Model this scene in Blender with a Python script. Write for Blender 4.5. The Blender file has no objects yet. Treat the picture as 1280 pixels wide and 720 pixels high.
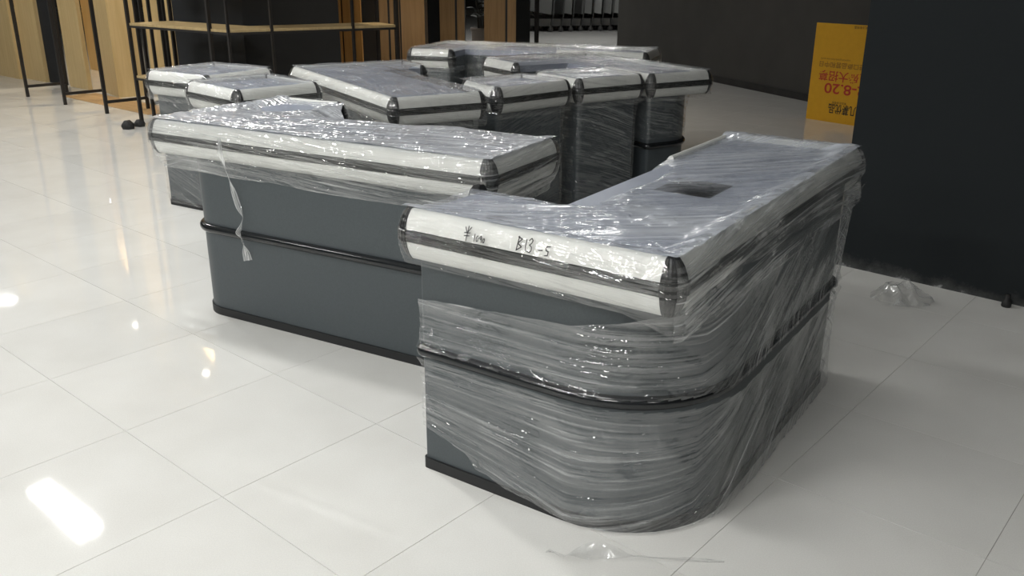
import bpy, bmesh, math, random
import numpy as np
from mathutils import Vector, Matrix
from mathutils.geometry import tessellate_polygon

random.seed(7)
SC = bpy.context.scene
COL = SC.collection

# ------------------------------------------------------------------ camera
CAM_H = 1.4977
PITCH, ROLL, FPX = 0.349816, 0.0049967, 1105.57
cam = bpy.data.cameras.new('camera')
cam.sensor_width = 36.0
cam.lens = FPX / 1280.0 * 36.0
cam.clip_end = 200
cam_ob = bpy.data.objects.new('camera', cam)
COL.objects.link(cam_ob)
_f = Vector((0, math.cos(PITCH), -math.sin(PITCH)))
_r0 = Vector((1, 0, 0))
_u0 = _r0.cross(_f)
_r = math.cos(ROLL) * _r0 + math.sin(ROLL) * _u0
_u = -math.sin(ROLL) * _r0 + math.cos(ROLL) * _u0
_m = Matrix((_r, _u, -_f)).transposed().to_4x4()
_m.translation = (0, 0, CAM_H)
cam_ob.matrix_world = _m
SC.camera = cam_ob

# ------------------------------------------------------------------ world, exposure
world = bpy.data.worlds.new('world')
SC.world = world
world.use_nodes = True
world.node_tree.nodes['Background'].inputs[0].default_value = (0.95, 1.0, 1.05, 1)
world.node_tree.nodes['Background'].inputs[1].default_value = 0.02
SC.view_settings.view_transform = 'Standard'
SC.view_settings.look = 'None'
SC.view_settings.gamma = 1.0
SC.view_settings.use_curve_mapping = False
SC.view_settings.exposure = 0.40
SC.cycles.transparent_max_bounces = 16
SC.cycles.max_bounces = 8

CEIL = 3.6
DIR_A = Vector((0.7541, -0.6567, 0))     # tile direction, down to the right
DIR_B = Vector((0.6567, 0.7541, 0))      # tile direction, up to the right
TUBE_STRENGTH = 16.0
TUBE_COL = (1.0, 0.995, 0.97)
LAMP_K = 3.337 / 3.4
# ceiling tubes (x, y, power), out of view: reflected ones plus added fill
TUBES_AND_FILL = [(-4.36, 7.36, 40), (-2.3, 4.9, 46), (-5.8, 2.4, 36), (-3.2, 0.2, 50), (-0.9, 1.2, 24), (-4.6, -2.8, 30), (-1.3, -2.2, 60), (-6.6, -1.8, 46), (2.4, -3.4, 16),
         (1.9, 19.6, 48), (5.0, 12.4, 20), (0.8, 10.2, 6), (-1.6, 14.6, 20), (-7.7, 9.1, 42), (-0.9, 17.6, 24)]  # this row added unseen to brighten the bay, back floor, panels and film
PANELS = [(-9.0, 19.45), (-8.0, 13.1)]
SPOTS = [(-6.81, 15.3), (-6.28, 13.16), (-5.48, 11.92), (-3.94, 10.33), (-0.62, 9.35)]  # last spot added unseen to light the orange column

# ------------------------------------------------------------------ node helpers
def new_mat(name):
    m = bpy.data.materials.new(name)
    m.use_nodes = True
    nt = m.node_tree
    nt.nodes.clear()
    out = nt.nodes.new('ShaderNodeOutputMaterial')
    return m, nt, out

def nd(nt, typ, **kw):
    n = nt.nodes.new(typ)
    for k, v in kw.items():
        if k in n.inputs:
            n.inputs[k].default_value = v
        else:
            setattr(n, k, v)
    return n

def lk(nt, a, b):
    nt.links.new(a, b)

def ramp(nt, src, stops):
    r = nt.nodes.new('ShaderNodeValToRGB')
    e = r.color_ramp.elements
    while len(e) < len(stops):
        e.new(0.5)
    for i, (p, c) in enumerate(stops):
        e[i].position = p
        e[i].color = (c, c, c, 1) if not isinstance(c, tuple) else (*c, 1)
    lk(nt, src, r.inputs[0])
    return r

def plain(name, col, rough=0.5, spec=0.5, metal=0.0, noise=0.06, nscale=40.0, bump=0.0, bscale=60.0):
    """principled with a little procedural tone variation and relief"""
    m, nt, out = new_mat(name)
    p = nd(nt, 'ShaderNodeBsdfPrincipled')
    p.inputs['Roughness'].default_value = rough
    p.inputs['Metallic'].default_value = metal
    p.inputs['Specular IOR Level'].default_value = spec
    tc = nd(nt, 'ShaderNodeTexCoord')
    n = nd(nt, 'ShaderNodeTexNoise')
    n.inputs['Scale'].default_value = nscale
    n.inputs['Detail'].default_value = 4
    lk(nt, tc.outputs['Object'], n.inputs['Vector'])
    c = ramp(nt, n.outputs['Fac'], [(0.25, tuple(x * (1 - noise) for x in col)), (0.75, tuple(min(1, x * (1 + noise)) for x in col))])
    lk(nt, c.outputs[0], p.inputs['Base Color'])
    if bump > 0:
        n2 = nd(nt, 'ShaderNodeTexNoise')
        n2.inputs['Scale'].default_value = bscale
        lk(nt, tc.outputs['Object'], n2.inputs['Vector'])
        b = nd(nt, 'ShaderNodeBump')
        b.inputs['Strength'].default_value = bump
        b.inputs['Distance'].default_value = 0.004
        lk(nt, n2.outputs['Fac'], b.inputs['Height'])
        lk(nt, b.outputs[0], p.inputs['Normal'])
    lk(nt, p.outputs[0], out.inputs[0])
    return m

def wood_mat(name, ca, cb, rough=0.5):
    m, nt, out = new_mat(name)
    p = nd(nt, 'ShaderNodeBsdfPrincipled')
    p.inputs['Roughness'].default_value = rough
    tc = nd(nt, 'ShaderNodeTexCoord')
    mp = nd(nt, 'ShaderNodeMapping')
    mp.inputs['Scale'].default_value = (9, 9, 0.55)
    lk(nt, tc.outputs['Object'], mp.inputs['Vector'])
    n = nd(nt, 'ShaderNodeTexNoise')
    n.inputs['Scale'].default_value = 3.0
    n.inputs['Detail'].default_value = 7
    n.inputs['Distortion'].default_value = 0.7
    lk(nt, mp.outputs[0], n.inputs['Vector'])
    c = ramp(nt, n.outputs['Fac'], [(0.3, cb), (0.62, ca)])
    lk(nt, c.outputs[0], p.inputs['Base Color'])
    lk(nt, p.outputs[0], out.inputs[0])
    return m

def tile_mat():
    m, nt, out = new_mat('polished_tile')
    p = nd(nt, 'ShaderNodeBsdfPrincipled')
    p.inputs['Specular IOR Level'].default_value = 0.5
    geo = nd(nt, 'ShaderNodeNewGeometry')
    oi = nd(nt, 'ShaderNodeObjectInfo')
    n1 = nd(nt, 'ShaderNodeTexNoise')
    n1.inputs['Scale'].default_value = 3.5
    n1.inputs['Detail'].default_value = 5
    lk(nt, geo.outputs['Position'], n1.inputs['Vector'])
    n2 = nd(nt, 'ShaderNodeTexNoise')
    n2.inputs['Scale'].default_value = 260
    lk(nt, geo.outputs['Position'], n2.inputs['Vector'])
    base = ramp(nt, n1.outputs['Fac'], [(0.3, (0.75, 0.745, 0.715)), (0.7, (0.80, 0.798, 0.77))])
    fine = ramp(nt, n2.outputs['Fac'], [(0.35, 0.94), (0.65, 1.0)])
    mx = nd(nt, 'ShaderNodeMix', data_type='RGBA', blend_type='MULTIPLY')
    mx.inputs['Factor'].default_value = 1.0
    lk(nt, base.outputs[0], mx.inputs[6])
    lk(nt, fine.outputs[0], mx.inputs[7])
    var = ramp(nt, oi.outputs['Random'], [(0.0, 0.965), (1.0, 1.0)])
    mx2 = nd(nt, 'ShaderNodeMix', data_type='RGBA', blend_type='MULTIPLY')
    mx2.inputs['Factor'].default_value = 1.0
    lk(nt, mx.outputs[2], mx2.inputs[6])
    lk(nt, var.outputs[0], mx2.inputs[7])
    lk(nt, mx2.outputs[2], p.inputs['Base Color'])
    # dust smears make the polish uneven
    n3 = nd(nt, 'ShaderNodeTexNoise')
    n3.inputs['Scale'].default_value = 1.6
    n3.inputs['Detail'].default_value = 6
    lk(nt, geo.outputs['Position'], n3.inputs['Vector'])
    rr = ramp(nt, n3.outputs['Fac'], [(0.35, 0.025), (0.7, 0.06)])
    lk(nt, rr.outputs[0], p.inputs['Roughness'])
    lk(nt, p.outputs[0], out.inputs[0])
    return m

def film_mat(name, tint, haze_gain=1.0, rough=0.16, bump=0.5, su=5.0, sv=70.0, base=0.45, gain=4.5, calm=0.15, crink=0.7):
    """thin clear stretch film: mostly see-through, milky where it lies in several layers
    (vertex attribute 'haze'), glossy, finely wrinkled along the U direction of its UV map"""
    m, nt, out = new_mat(name)
    uv = nd(nt, 'ShaderNodeUVMap')
    uv.uv_map = 'film'
    mp = nd(nt, 'ShaderNodeMapping')
    mp.inputs['Scale'].default_value = (su, sv, 1)
    lk(nt, uv.outputs[0], mp.inputs['Vector'])
    n = nd(nt, 'ShaderNodeTexNoise')
    n.inputs['Scale'].default_value = 1.0
    n.inputs['Detail'].default_value = 6
    n.inputs['Roughness'].default_value = 0.62
    n.inputs['Distortion'].default_value = 0.35
    lk(nt, mp.outputs[0], n.inputs['Vector'])
    streak = ramp(nt, n.outputs['Fac'], [(0.44, 0.0), (0.56, 0.18), (0.72, 1.0)])
    at = nd(nt, 'ShaderNodeAttribute')
    at.attribute_name = 'haze'
    # opacity = haze * (0.55 + 0.9*streak)
    ma = nd(nt, 'ShaderNodeMath', operation='MULTIPLY_ADD')
    lk(nt, streak.outputs[0], ma.inputs[0])
    ma.inputs[1].default_value = gain
    ma.inputs[2].default_value = base
    mb = nd(nt, 'ShaderNodeMath', operation='MULTIPLY', use_clamp=True)
    lk(nt, ma.outputs[0], mb.inputs[0])
    mg = nd(nt, 'ShaderNodeMath', operation='MULTIPLY')
    lk(nt, at.outputs['Fac'], mg.inputs[0])
    mg.inputs[1].default_value = haze_gain
    lk(nt, mg.outputs[0], mb.inputs[1])
    bp = nd(nt, 'ShaderNodeBump')
    bp.inputs['Strength'].default_value = bump
    bp.inputs['Distance'].default_value = 0.017
    nc = nd(nt, 'ShaderNodeTexNoise')            # small crinkles in every direction
    nc.inputs['Scale'].default_value = 26.0
    nc.inputs['Detail'].default_value = 0.5
    nc.inputs['Distortion'].default_value = 1.5
    lk(nt, uv.outputs[0], nc.inputs['Vector'])
    mp2 = nd(nt, 'ShaderNodeMapping')            # pulled folds, coherent enough to catch the lamps
    mp2.inputs['Scale'].default_value = (su * 1.2, sv * 0.8, 1)
    mp2.inputs['Location'].default_value = (3.3, 7.7, 0)
    lk(nt, uv.outputs[0], mp2.inputs['Vector'])
    nf = nd(nt, 'ShaderNodeTexNoise')
    nf.inputs['Scale'].default_value = 1.0
    nf.inputs['Detail'].default_value = 1.0
    nf.inputs['Distortion'].default_value = 0.5
    lk(nt, mp2.outputs[0], nf.inputs['Vector'])
    hs = nd(nt, 'ShaderNodeMath', operation='MULTIPLY_ADD')
    lk(nt, nc.outputs['Fac'], hs.inputs[0])
    hs.inputs[1].default_value = crink
    lk(nt, nf.outputs['Fac'], hs.inputs[2])
    nm = nd(nt, 'ShaderNodeTexNoise')            # calm and crumpled zones
    nm.inputs['Scale'].default_value = 6.0
    nm.inputs['Detail'].default_value = 2
    lk(nt, uv.outputs[0], nm.inputs['Vector'])
    mk = ramp(nt, nm.outputs['Fac'], [(0.42, calm), (0.66, 1.15)])
    hm = nd(nt, 'ShaderNodeMath', operation='MULTIPLY')
    lk(nt, hs.outputs[0], hm.inputs[0])
    lk(nt, mk.outputs[0], hm.inputs[1])
    lk(nt, hm.outputs[0], bp.inputs['Height'])
    tr = nd(nt, 'ShaderNodeBsdfTransparent')
    tr.inputs[0].default_value = (0.985, 0.985, 0.985, 1)
    df = nd(nt, 'ShaderNodeBsdfDiffuse')
    df.inputs[0].default_value = (*tint, 1)
    lk(nt, bp.outputs[0], df.inputs['Normal'])
    tl = nd(nt, 'ShaderNodeBsdfTranslucent')
    tl.inputs[0].default_value = (*tint, 1)
    md = nd(nt, 'ShaderNodeMixShader')
    md.inputs[0].default_value = 0.25
    lk(nt, df.outputs[0], md.inputs[1])
    lk(nt, tl.outputs[0], md.inputs[2])
    m1 = nd(nt, 'ShaderNodeMixShader')
    lk(nt, mb.outputs[0], m1.inputs[0])
    lk(nt, tr.outputs[0], m1.inputs[1])
    lk(nt, md.outputs[0], m1.inputs[2])
    gl = nd(nt, 'ShaderNodeBsdfGlossy')
    gl.inputs['Color'].default_value = (1, 1, 1, 1)
    gl.inputs['Roughness'].default_value = rough
    lk(nt, bp.outputs[0], gl.inputs['Normal'])
    # Schlick reflectance of a thin two-sided sheet
    geo = nd(nt, 'ShaderNodeNewGeometry')
    dt = nd(nt, 'ShaderNodeVectorMath', operation='DOT_PRODUCT')
    lk(nt, geo.outputs['Incoming'], dt.inputs[0])
    lk(nt, geo.outputs['Normal'], dt.inputs[1])
    ab = nd(nt, 'ShaderNodeMath', operation='ABSOLUTE')
    lk(nt, dt.outputs['Value'], ab.inputs[0])
    om = nd(nt, 'ShaderNodeMath', operation='SUBTRACT', use_clamp=True)
    om.inputs[0].default_value = 1.0
    lk(nt, ab.outputs[0], om.inputs[1])
    pw = nd(nt, 'ShaderNodeMath', operation='POWER')
    lk(nt, om.outputs[0], pw.inputs[0])
    pw.inputs[1].default_value = 5.0
    fm = nd(nt, 'ShaderNodeMath', operation='MULTIPLY_ADD', use_clamp=True)
    lk(nt, pw.outputs[0], fm.inputs[0])
    fm.inputs[1].default_value = 0.45
    ly = nd(nt, 'ShaderNodeMath', operation='MULTIPLY_ADD')     # more layers, more reflection
    lk(nt, mb.outputs[0], ly.inputs[0])
    ly.inputs[1].default_value = 0.30
    ly.inputs[2].default_value = 0.085
    lk(nt, ly.outputs[0], fm.inputs[2])
    m2 = nd(nt, 'ShaderNodeMixShader')
    lk(nt, fm.outputs[0], m2.inputs[0])
    lk(nt, m1.outputs[0], m2.inputs[1])
    lk(nt, gl.outputs[0], m2.inputs[2])
    lk(nt, m2.outputs[0], out.inputs[0])
    return m

def emit_mat(name, col, s):
    m, nt, out = new_mat(name)
    e = nd(nt, 'ShaderNodeEmission')
    e.inputs[0].default_value = (*col, 1)
    e.inputs[1].default_value = s
    lk(nt, e.outputs[0], out.inputs[0])
    return m

def dirty_black_wall():
    m, nt, out = new_mat('black_wall_paint')
    p = nd(nt, 'ShaderNodeBsdfPrincipled')
    p.inputs['Roughness'].default_value = 0.75
    p.inputs['Specular IOR Level'].default_value = 0.3
    geo = nd(nt, 'ShaderNodeNewGeometry')
    sp = nd(nt, 'ShaderNodeSeparateXYZ')
    lk(nt, geo.outputs['Position'], sp.inputs[0])
    n = nd(nt, 'ShaderNodeTexNoise')
    n.inputs['Scale'].default_value = 9
    n.inputs['Detail'].default_value = 8
    n.inputs['Roughness'].default_value = 0.7
    lk(nt, geo.outputs['Position'], n.inputs['Vector'])
    hh = nd(nt, 'ShaderNodeMath', operation='MULTIPLY_ADD')     # plaster dust along the foot of the wall
    lk(nt, sp.outputs['Z'], hh.inputs[0])
    hh.inputs[1].default_value = -4.5
    hh.inputs[2].default_value = 0.36
    ad = nd(nt, 'ShaderNodeMath', operation='ADD')
    lk(nt, hh.outputs[0], ad.inputs[0])
    lk(nt, n.outputs['Fac'], ad.inputs[1])
    c = ramp(nt, ad.outputs[0], [(0.60, (0.0095, 0.013, 0.015)), (0.74, (0.035, 0.038, 0.038)), (0.88, (0.06, 0.062, 0.062)), (0.99, (0.34, 0.35, 0.35))])
    lk(nt, c.outputs[0], p.inputs['Base Color'])
    lk(nt, p.outputs[0], out.inputs[0])
    return m

M = {}
M['tile'] = tile_mat()
M['grout'] = plain('tile_grout', (0.50, 0.49, 0.455), 0.9)
M['body'] = plain('slate_laminate', (0.066, 0.079, 0.086), 0.42, 0.5, noise=0.09, nscale=160)
M['alu'] = plain('white_aluminium', (0.74, 0.75, 0.72), 0.34, 0.5, noise=0.04, nscale=14)
M['strip'] = plain('grey_rubber_strip', (0.022, 0.024, 0.022), 0.35, 0.5, noise=0.35, nscale=30)
M['black'] = plain('black_plastic', (0.012, 0.013, 0.014), 0.28, 0.5)
M['kick'] = plain('black_kick_rubber', (0.018, 0.019, 0.02), 0.5, 0.4)
M['rail'] = plain('black_glossy_rail', (0.012, 0.014, 0.016), 0.14, 0.6)
M['top'] = plain('pale_grey_worktop', (0.30, 0.33, 0.40), 0.4, 0.4, noise=0.06, nscale=9)
M['well'] = plain('dark_well', (0.016, 0.018, 0.018), 0.7, 0.2)
M['ink'] = plain('marker_ink', (0.012, 0.012, 0.015), 0.6)
M['film_top'] = film_mat('stretch_film_top', (0.82, 0.87, 0.96), 1.0, 0.07, 0.75, 1.6, 75.0, 1.0, 2.2, 0.12, 0.5)
M['film_top_creased'] = film_mat('stretch_film_top_creased', (0.84, 0.88, 0.95), 1.0, 0.06, 1.0, 2.2, 75.0, 1.0, 2.6, 0.35, 0.9)
M['film_side'] = film_mat('stretch_film_side', (0.82, 0.85, 0.86), 1.0, 0.055, 1.0, 1.3, 95.0, 0.55, 4.5, 0.12, 0.5)
M['film_rim'] = film_mat('stretch_film_rim', (0.84, 0.86, 0.86), 1.0, 0.06, 0.9, 1.8, 100.0, 0.45, 4.5, 0.12, 0.5)
M['scrap'] = film_mat('film_scrap', (0.84, 0.86, 0.86), 1.0, 0.2, 0.4, 10.0, 20.0)
M['wood'] = wood_mat('pale_oak', (0.60, 0.45, 0.225), (0.53, 0.385, 0.18), 0.5)
M['wood_dark'] = wood_mat('brown_oak', (0.31, 0.185, 0.075), (0.25, 0.145, 0.056), 0.55)
M['wood_orange'] = wood_mat('orange_oak', (0.46, 0.245, 0.075), (0.40, 0.20, 0.055), 0.5)
M['shelfwood'] = wood_mat('shelf_oak', (0.48, 0.36, 0.18), (0.40, 0.29, 0.14), 0.5)
M['iron'] = plain('black_iron', (0.014, 0.012, 0.011), 0.5)
M['pillar'] = plain('black_pillar_paint', (0.016, 0.018, 0.021), 0.7, 0.3, noise=0.15, nscale=3)
M['wallback'] = plain('charcoal_wall_paint', (0.062, 0.06, 0.056), 0.85, 0.2, noise=0.10, nscale=2.5)
M['base'] = plain('dark_skirting', (0.02, 0.019, 0.018), 0.6, noise=0.4, nscale=5)
M['wallright'] = dirty_black_wall()
M['ceiling'] = plain('ceiling_paint', (0.38, 0.38, 0.375), 0.9, 0.2)
M['white'] = plain('white_metal', (0.75, 0.75, 0.74), 0.4)
M['tube'] = emit_mat('tube_light', TUBE_COL, TUBE_STRENGTH)
M['panel'] = emit_mat('panel_light', TUBE_COL, 12.0)
M['spot'] = emit_mat('spot_light', (1.0, 0.90, 0.76), 26.0)
M['yellow'] = plain('yellow_print', (0.62, 0.33, 0.018), 0.55, 0.3, noise=0.04, nscale=20)
M['red'] = plain('red_print', (0.42, 0.03, 0.015), 0.6)
M['print'] = plain('black_print', (0.02, 0.018, 0.012), 0.6)
M['brownprint'] = plain('brown_print', (0.22, 0.10, 0.012), 0.6)
M['card'] = plain('grey_card', (0.35, 0.33, 0.30), 0.8)
M['pot'] = plain('taupe_pot', (0.19, 0.16, 0.135), 0.7)
M['leaf'] = plain('dark_leaf', (0.012, 0.02, 0.012), 0.45)
M['stem'] = plain('plant_stem', (0.03, 0.025, 0.018), 0.7)
M['soil'] = plain('soil', (0.03, 0.022, 0.015), 0.9)
M['cartgrey'] = plain('cart_plastic', (0.20, 0.205, 0.20), 0.5)
M['cartmetal'] = plain('cart_wire', (0.06, 0.06, 0.058), 0.4, metal=0.3)
M['rubber'] = plain('black_rubber', (0.012, 0.012, 0.012), 0.6)
M['oak_reflection'] = wood_mat('orange_oak_reflection', (0.50, 0.33, 0.17), (0.45, 0.29, 0.14), 0.35)  # colour stands in for oak mirrored in the tiles

# ------------------------------------------------------------------ object helpers
def link(name, me, mat, parent=None):
    o = bpy.data.objects.new(name, me)
    COL.objects.link(o)
    if mat is not None:
        me.materials.append(mat)
    if parent is not None:
        o.parent = parent
    return o

def obj(name, bm, mat, parent=None, smooth=False):
    bmesh.ops.recalc_face_normals(bm, faces=bm.faces[:])
    me = bpy.data.meshes.new(name)
    bm.to_mesh(me)
    bm.free()
    if smooth:
        for p in me.polygons:
            p.use_smooth = True
    return link(name, me, mat, parent)

def tag(o, label, cat, group=None):
    o['label'] = label
    o['category'] = cat
    if group:
        o['group'] = group
    return o

def thing(name, label, cat, loc=(0, 0, 0), rz=0.0, group=None):
    o = bpy.data.objects.new(name, None)
    COL.objects.link(o)
    o.empty_display_size = 0.1
    o.location = loc
    o.rotation_euler = (0, 0, rz)
    return tag(o, label, cat, group)

def struct(name, bm, mat, parent=None):
    o = obj(name, bm, mat, parent)
    o['kind'] = 'structure'
    return o

def box(bm, x0, x1, y0, y1, z0, z1, bev=0.0):
    b = bmesh.new()
    bmesh.ops.create_cube(b, size=1)
    for v in b.verts:
        v.co = Vector((x0 + (v.co.x + .5) * (x1 - x0), y0 + (v.co.y + .5) * (y1 - y0), z0 + (v.co.z + .5) * (z1 - z0)))
    if bev > 0:
        bmesh.ops.bevel(b, geom=b.edges[:], offset=bev, segments=2, affect='EDGES', profile=0.5)
    me = bpy.data.meshes.new('tmp')
    b.to_mesh(me)
    b.free()
    bm.from_mesh(me)
    bpy.data.meshes.remove(me)
    return bm

def prism(bm, pts, z0, z1):
    n = len(pts)
    a = [bm.verts.new((p[0], p[1], z0)) for p in pts]
    b = [bm.verts.new((p[0], p[1], z1)) for p in pts]
    for i in range(n):
        j = (i + 1) % n
        bm.faces.new((a[i], a[j], b[j], b[i]))
    bm.faces.new(b)
    bm.faces.new(list(reversed(a)))
    return bm

def tube(bm, pts, r, seg=8, cap=True):
    pts = [Vector(p) for p in pts]
    rings = []
    n = len(pts)
    prev = None
    for i, p in enumerate(pts):
        d = (pts[min(i + 1, n - 1)] - pts[max(i - 1, 0)]).normalized()
        if prev is None:
            a = d.orthogonal().normalized()
        else:
            a = (prev - d * prev.dot(d)).normalized()
        prev = a
        b = d.cross(a)
        rr = r(i / max(1, n - 1)) if callable(r) else r
        rings.append([bm.verts.new(p + rr * (math.cos(2 * math.pi * k / seg) * a + math.sin(2 * math.pi * k / seg) * b)) for k in range(seg)])
    for i in range(n - 1):
        for k in range(seg):
            bm.faces.new((rings[i][k], rings[i][(k + 1) % seg], rings[i + 1][(k + 1) % seg], rings[i + 1][k]))
    if cap:
        bm.faces.new(list(reversed(rings[0])))
        bm.faces.new(rings[-1])
    return bm

def lathe(bm, prof, seg=20, cx=0, cy=0):
    rings = [[bm.verts.new((cx + r * math.cos(2 * math.pi * k / seg), cy + r * math.sin(2 * math.pi * k / seg), z)) for k in range(seg)] for r, z in prof]
    for i in range(len(prof) - 1):
        for k in range(seg):
            bm.faces.new((rings[i][k], rings[i][(k + 1) % seg], rings[i + 1][(k + 1) % seg], rings[i + 1][k]))
    bm.faces.new(rings[-1])
    bm.faces.new(list(reversed(rings[0])))
    return bm

# ------------------------------------------------------------------ numpy noise
_rng = np.random.RandomState(11)
_T = _rng.rand(256, 256)
def vnoise(u, v):
    iu, iv = np.floor(u).astype(int), np.floor(v).astype(int)
    fu, fv = u - iu, v - iv
    fu, fv = fu * fu * (3 - 2 * fu), fv * fv * (3 - 2 * fv)
    g = lambda a, b: _T[a % 256, b % 256]
    return (g(iu, iv) * (1 - fu) + g(iu + 1, iv) * fu) * (1 - fv) + (g(iu, iv + 1) * (1 - fu) + g(iu + 1, iv + 1) * fu) * fv
def fbm(u, v, o=4):
    s, a, t = 0, 1.0, 0
    for k in range(o):
        s = s + a * vnoise(u * 2 ** k + 17.3 * k, v * 2 ** k + 5.1 * k)
        t += a
        a *= 0.5
    return s / t
def ridge(u, v, o=3):
    return 1 - np.abs(2 * fbm(u, v, o) - 1) * 2.2

def film_grid(name, P, N, U, V, haze, mat, parent, amp=0.004, fu=3.0, fv=28.0, keep=None, cell=0.0):
    """a sheet of stretch film from a grid of points P (nu,nv,3), its normals N and its UVs in metres;
    wrinkles run along U; the sheet has real folds"""
    nu, nv = P.shape[:2]
    w = ridge(U * fu + 3.1, V * fv + 1.7, 3)
    w2 = fbm(U * fu * 3.1 + 40, V * fv * 0.45 + 9, 3)
    d = amp * (0.9 * w + 0.7 * (w2 - 0.5))
    Q = P + N * d[..., None]
    hz = haze * (0.55 + 0.75 * np.clip(w, 0, 1) * fbm(U * 5 + 8, V * 9 + 2, 3) * 2)
    idx = np.arange(nu * nv).reshape(nu, nv)
    faces = np.stack([idx[:-1, :-1], idx[1:, :-1], idx[1:, 1:], idx[:-1, 1:]], -1).reshape(-1, 4)
    if keep is not None:
        kf = (keep[:-1, :-1] & keep[1:, :-1] & keep[1:, 1:] & keep[:-1, 1:]).reshape(-1)
        faces = faces[kf]
    used = np.unique(faces)
    remap = -np.ones(nu * nv, int)
    remap[used] = np.arange(len(used))
    verts = Q.reshape(-1, 3)[used]
    me = bpy.data.meshes.new(name)
    me.from_pydata(verts.tolist(), [], remap[faces].tolist())
    at = me.attributes.new('haze', 'FLOAT', 'POINT')
    at.data.foreach_set('value', np.clip(hz.reshape(-1)[used], 0, 1).astype(np.float32))
    uvl = me.uv_layers.new(name='film')
    UV = np.stack([U.reshape(-1)[used], V.reshape(-1)[used]], -1)
    li = np.empty(len(me.loops), np.int32)
    me.loops.foreach_get('vertex_index', li)
    uvl.data.foreach_set('uv', UV[li].astype(np.float32).reshape(-1))
    me.polygons.foreach_set('use_smooth', np.ones(len(me.polygons), bool))
    me.update()
    return link(name, me, mat, parent)

def grid_normals(P):
    du = np.gradient(P, axis=0)
    dv = np.gradient(P, axis=1)
    n = np.cross(du, dv)
    l = np.linalg.norm(n, axis=-1, keepdims=True)
    return n / np.maximum(l, 1e-9)

# ------------------------------------------------------------------ outlines
def rounded(poly, radii, step=0.02, arcn=10):
    """CCW polygon with rounded convex corners -> list of (x, y, nx, ny, edge_index or -1)"""
    n = len(poly)
    out = []
    P = [Vector((p[0], p[1])) for p in poly]
    for i in range(n):
        p, a, b = P[i], P[i - 1], P[(i + 1) % n]
        d0 = (p - a).normalized()
        d1 = (b - p).normalized()
        n0 = Vector((d0.y, -d0.x))
        n1 = Vector((d1.y, -d1.x))
        cr = d0.x * d1.y - d0.y * d1.x
        r = radii[i]
        if cr > 1e-4 and r > 0:
            ang = math.acos(max(-1, min(1, d0.dot(d1))))
            t = r * math.tan(ang / 2)
            s = p - d0 * t
            c = s - n0 * r
            a0 = math.atan2(n0.y, n0.x)
            for k in range(arcn + 1):
                q = a0 + ang * k / arcn
                nn = Vector((math.cos(q), math.sin(q)))
                out.append((c.x + nn.x * r, c.y + nn.y * r, nn.x, nn.y))
        else:
            nn = (n0 + n1)
            nn = nn / (1 + n0.dot(n1))
            out.append((p.x, p.y, nn.x, nn.y))
    return out

def resample(path, step, closed=True):
    pts = path + ([path[0]] if closed else [])
    out = []
    for i in range(len(pts) - 1):
        a, b = np.array(pts[i]), np.array(pts[i + 1])
        L = np.hypot(*(b[:2] - a[:2]))
        k = max(1, int(math.ceil(L / step)))
        for j in range(k):
            out.append(a + (b - a) * j / k)
    if not closed:
        out.append(np.array(pts[-1]))
    A = np.array(out)
    A[:, 2:] /= np.maximum(1e-6, np.hypot(A[:, 2], A[:, 3]))[:, None]
    return A

Z_TOP, Z_MID, Z_LOW = 0.865, 0.795, 0.722
UPPER = [(-0.044, 0.838), (-0.044, 0.860), (-0.038, 0.866), (-0.028, 0.863), (-0.015, 0.846), (-0.007, 0.826), (-0.004, 0.812), (-0.012, 0.810)]
STRIP = [(-0.014, 0.812), (-0.002, 0.809), (0.001, 0.802), (-0.003, 0.797), (0.002, 0.792), (-0.003, 0.787), (0.001, 0.782), (-0.002, 0.777), (-0.014, 0.775)]
LOWER = [(-0.012, 0.777), (-0.005, 0.775), (-0.008, 0.758), (-0.016, 0.738), (-0.028, 0.722), (-0.036, 0.720), (-0.044, 0.722)]
CAPR = 0.050

def sweep_edge(prof, A, B, ma, mb):
    """profile swept from A to B; at a convex end it stops at the cap, at a concave end it is mitred"""
    bm = bmesh.new()
    d = (B - A).normalized()
    nrm = Vector((d.y, -d.x))
    ra, rb = [], []
    for o, z in prof:
        pa = A + nrm * o + d * (CAPR if ma > 0 else (0.0 if ma == 0 else -o))
        pb = B + nrm * o - d * (CAPR if mb > 0 else (0.0 if mb == 0 else -o))
        ra.append(bm.verts.new((pa.x, pa.y, z)))
        rb.append(bm.verts.new((pb.x, pb.y, z)))
    n = len(prof)
    for i in range(n):
        j = (i + 1) % n
        bm.faces.new((ra[i], rb[i], rb[j], ra[j]))
    bm.faces.new(ra)
    bm.faces.new(list(reversed(rb)))
    return bm

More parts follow.
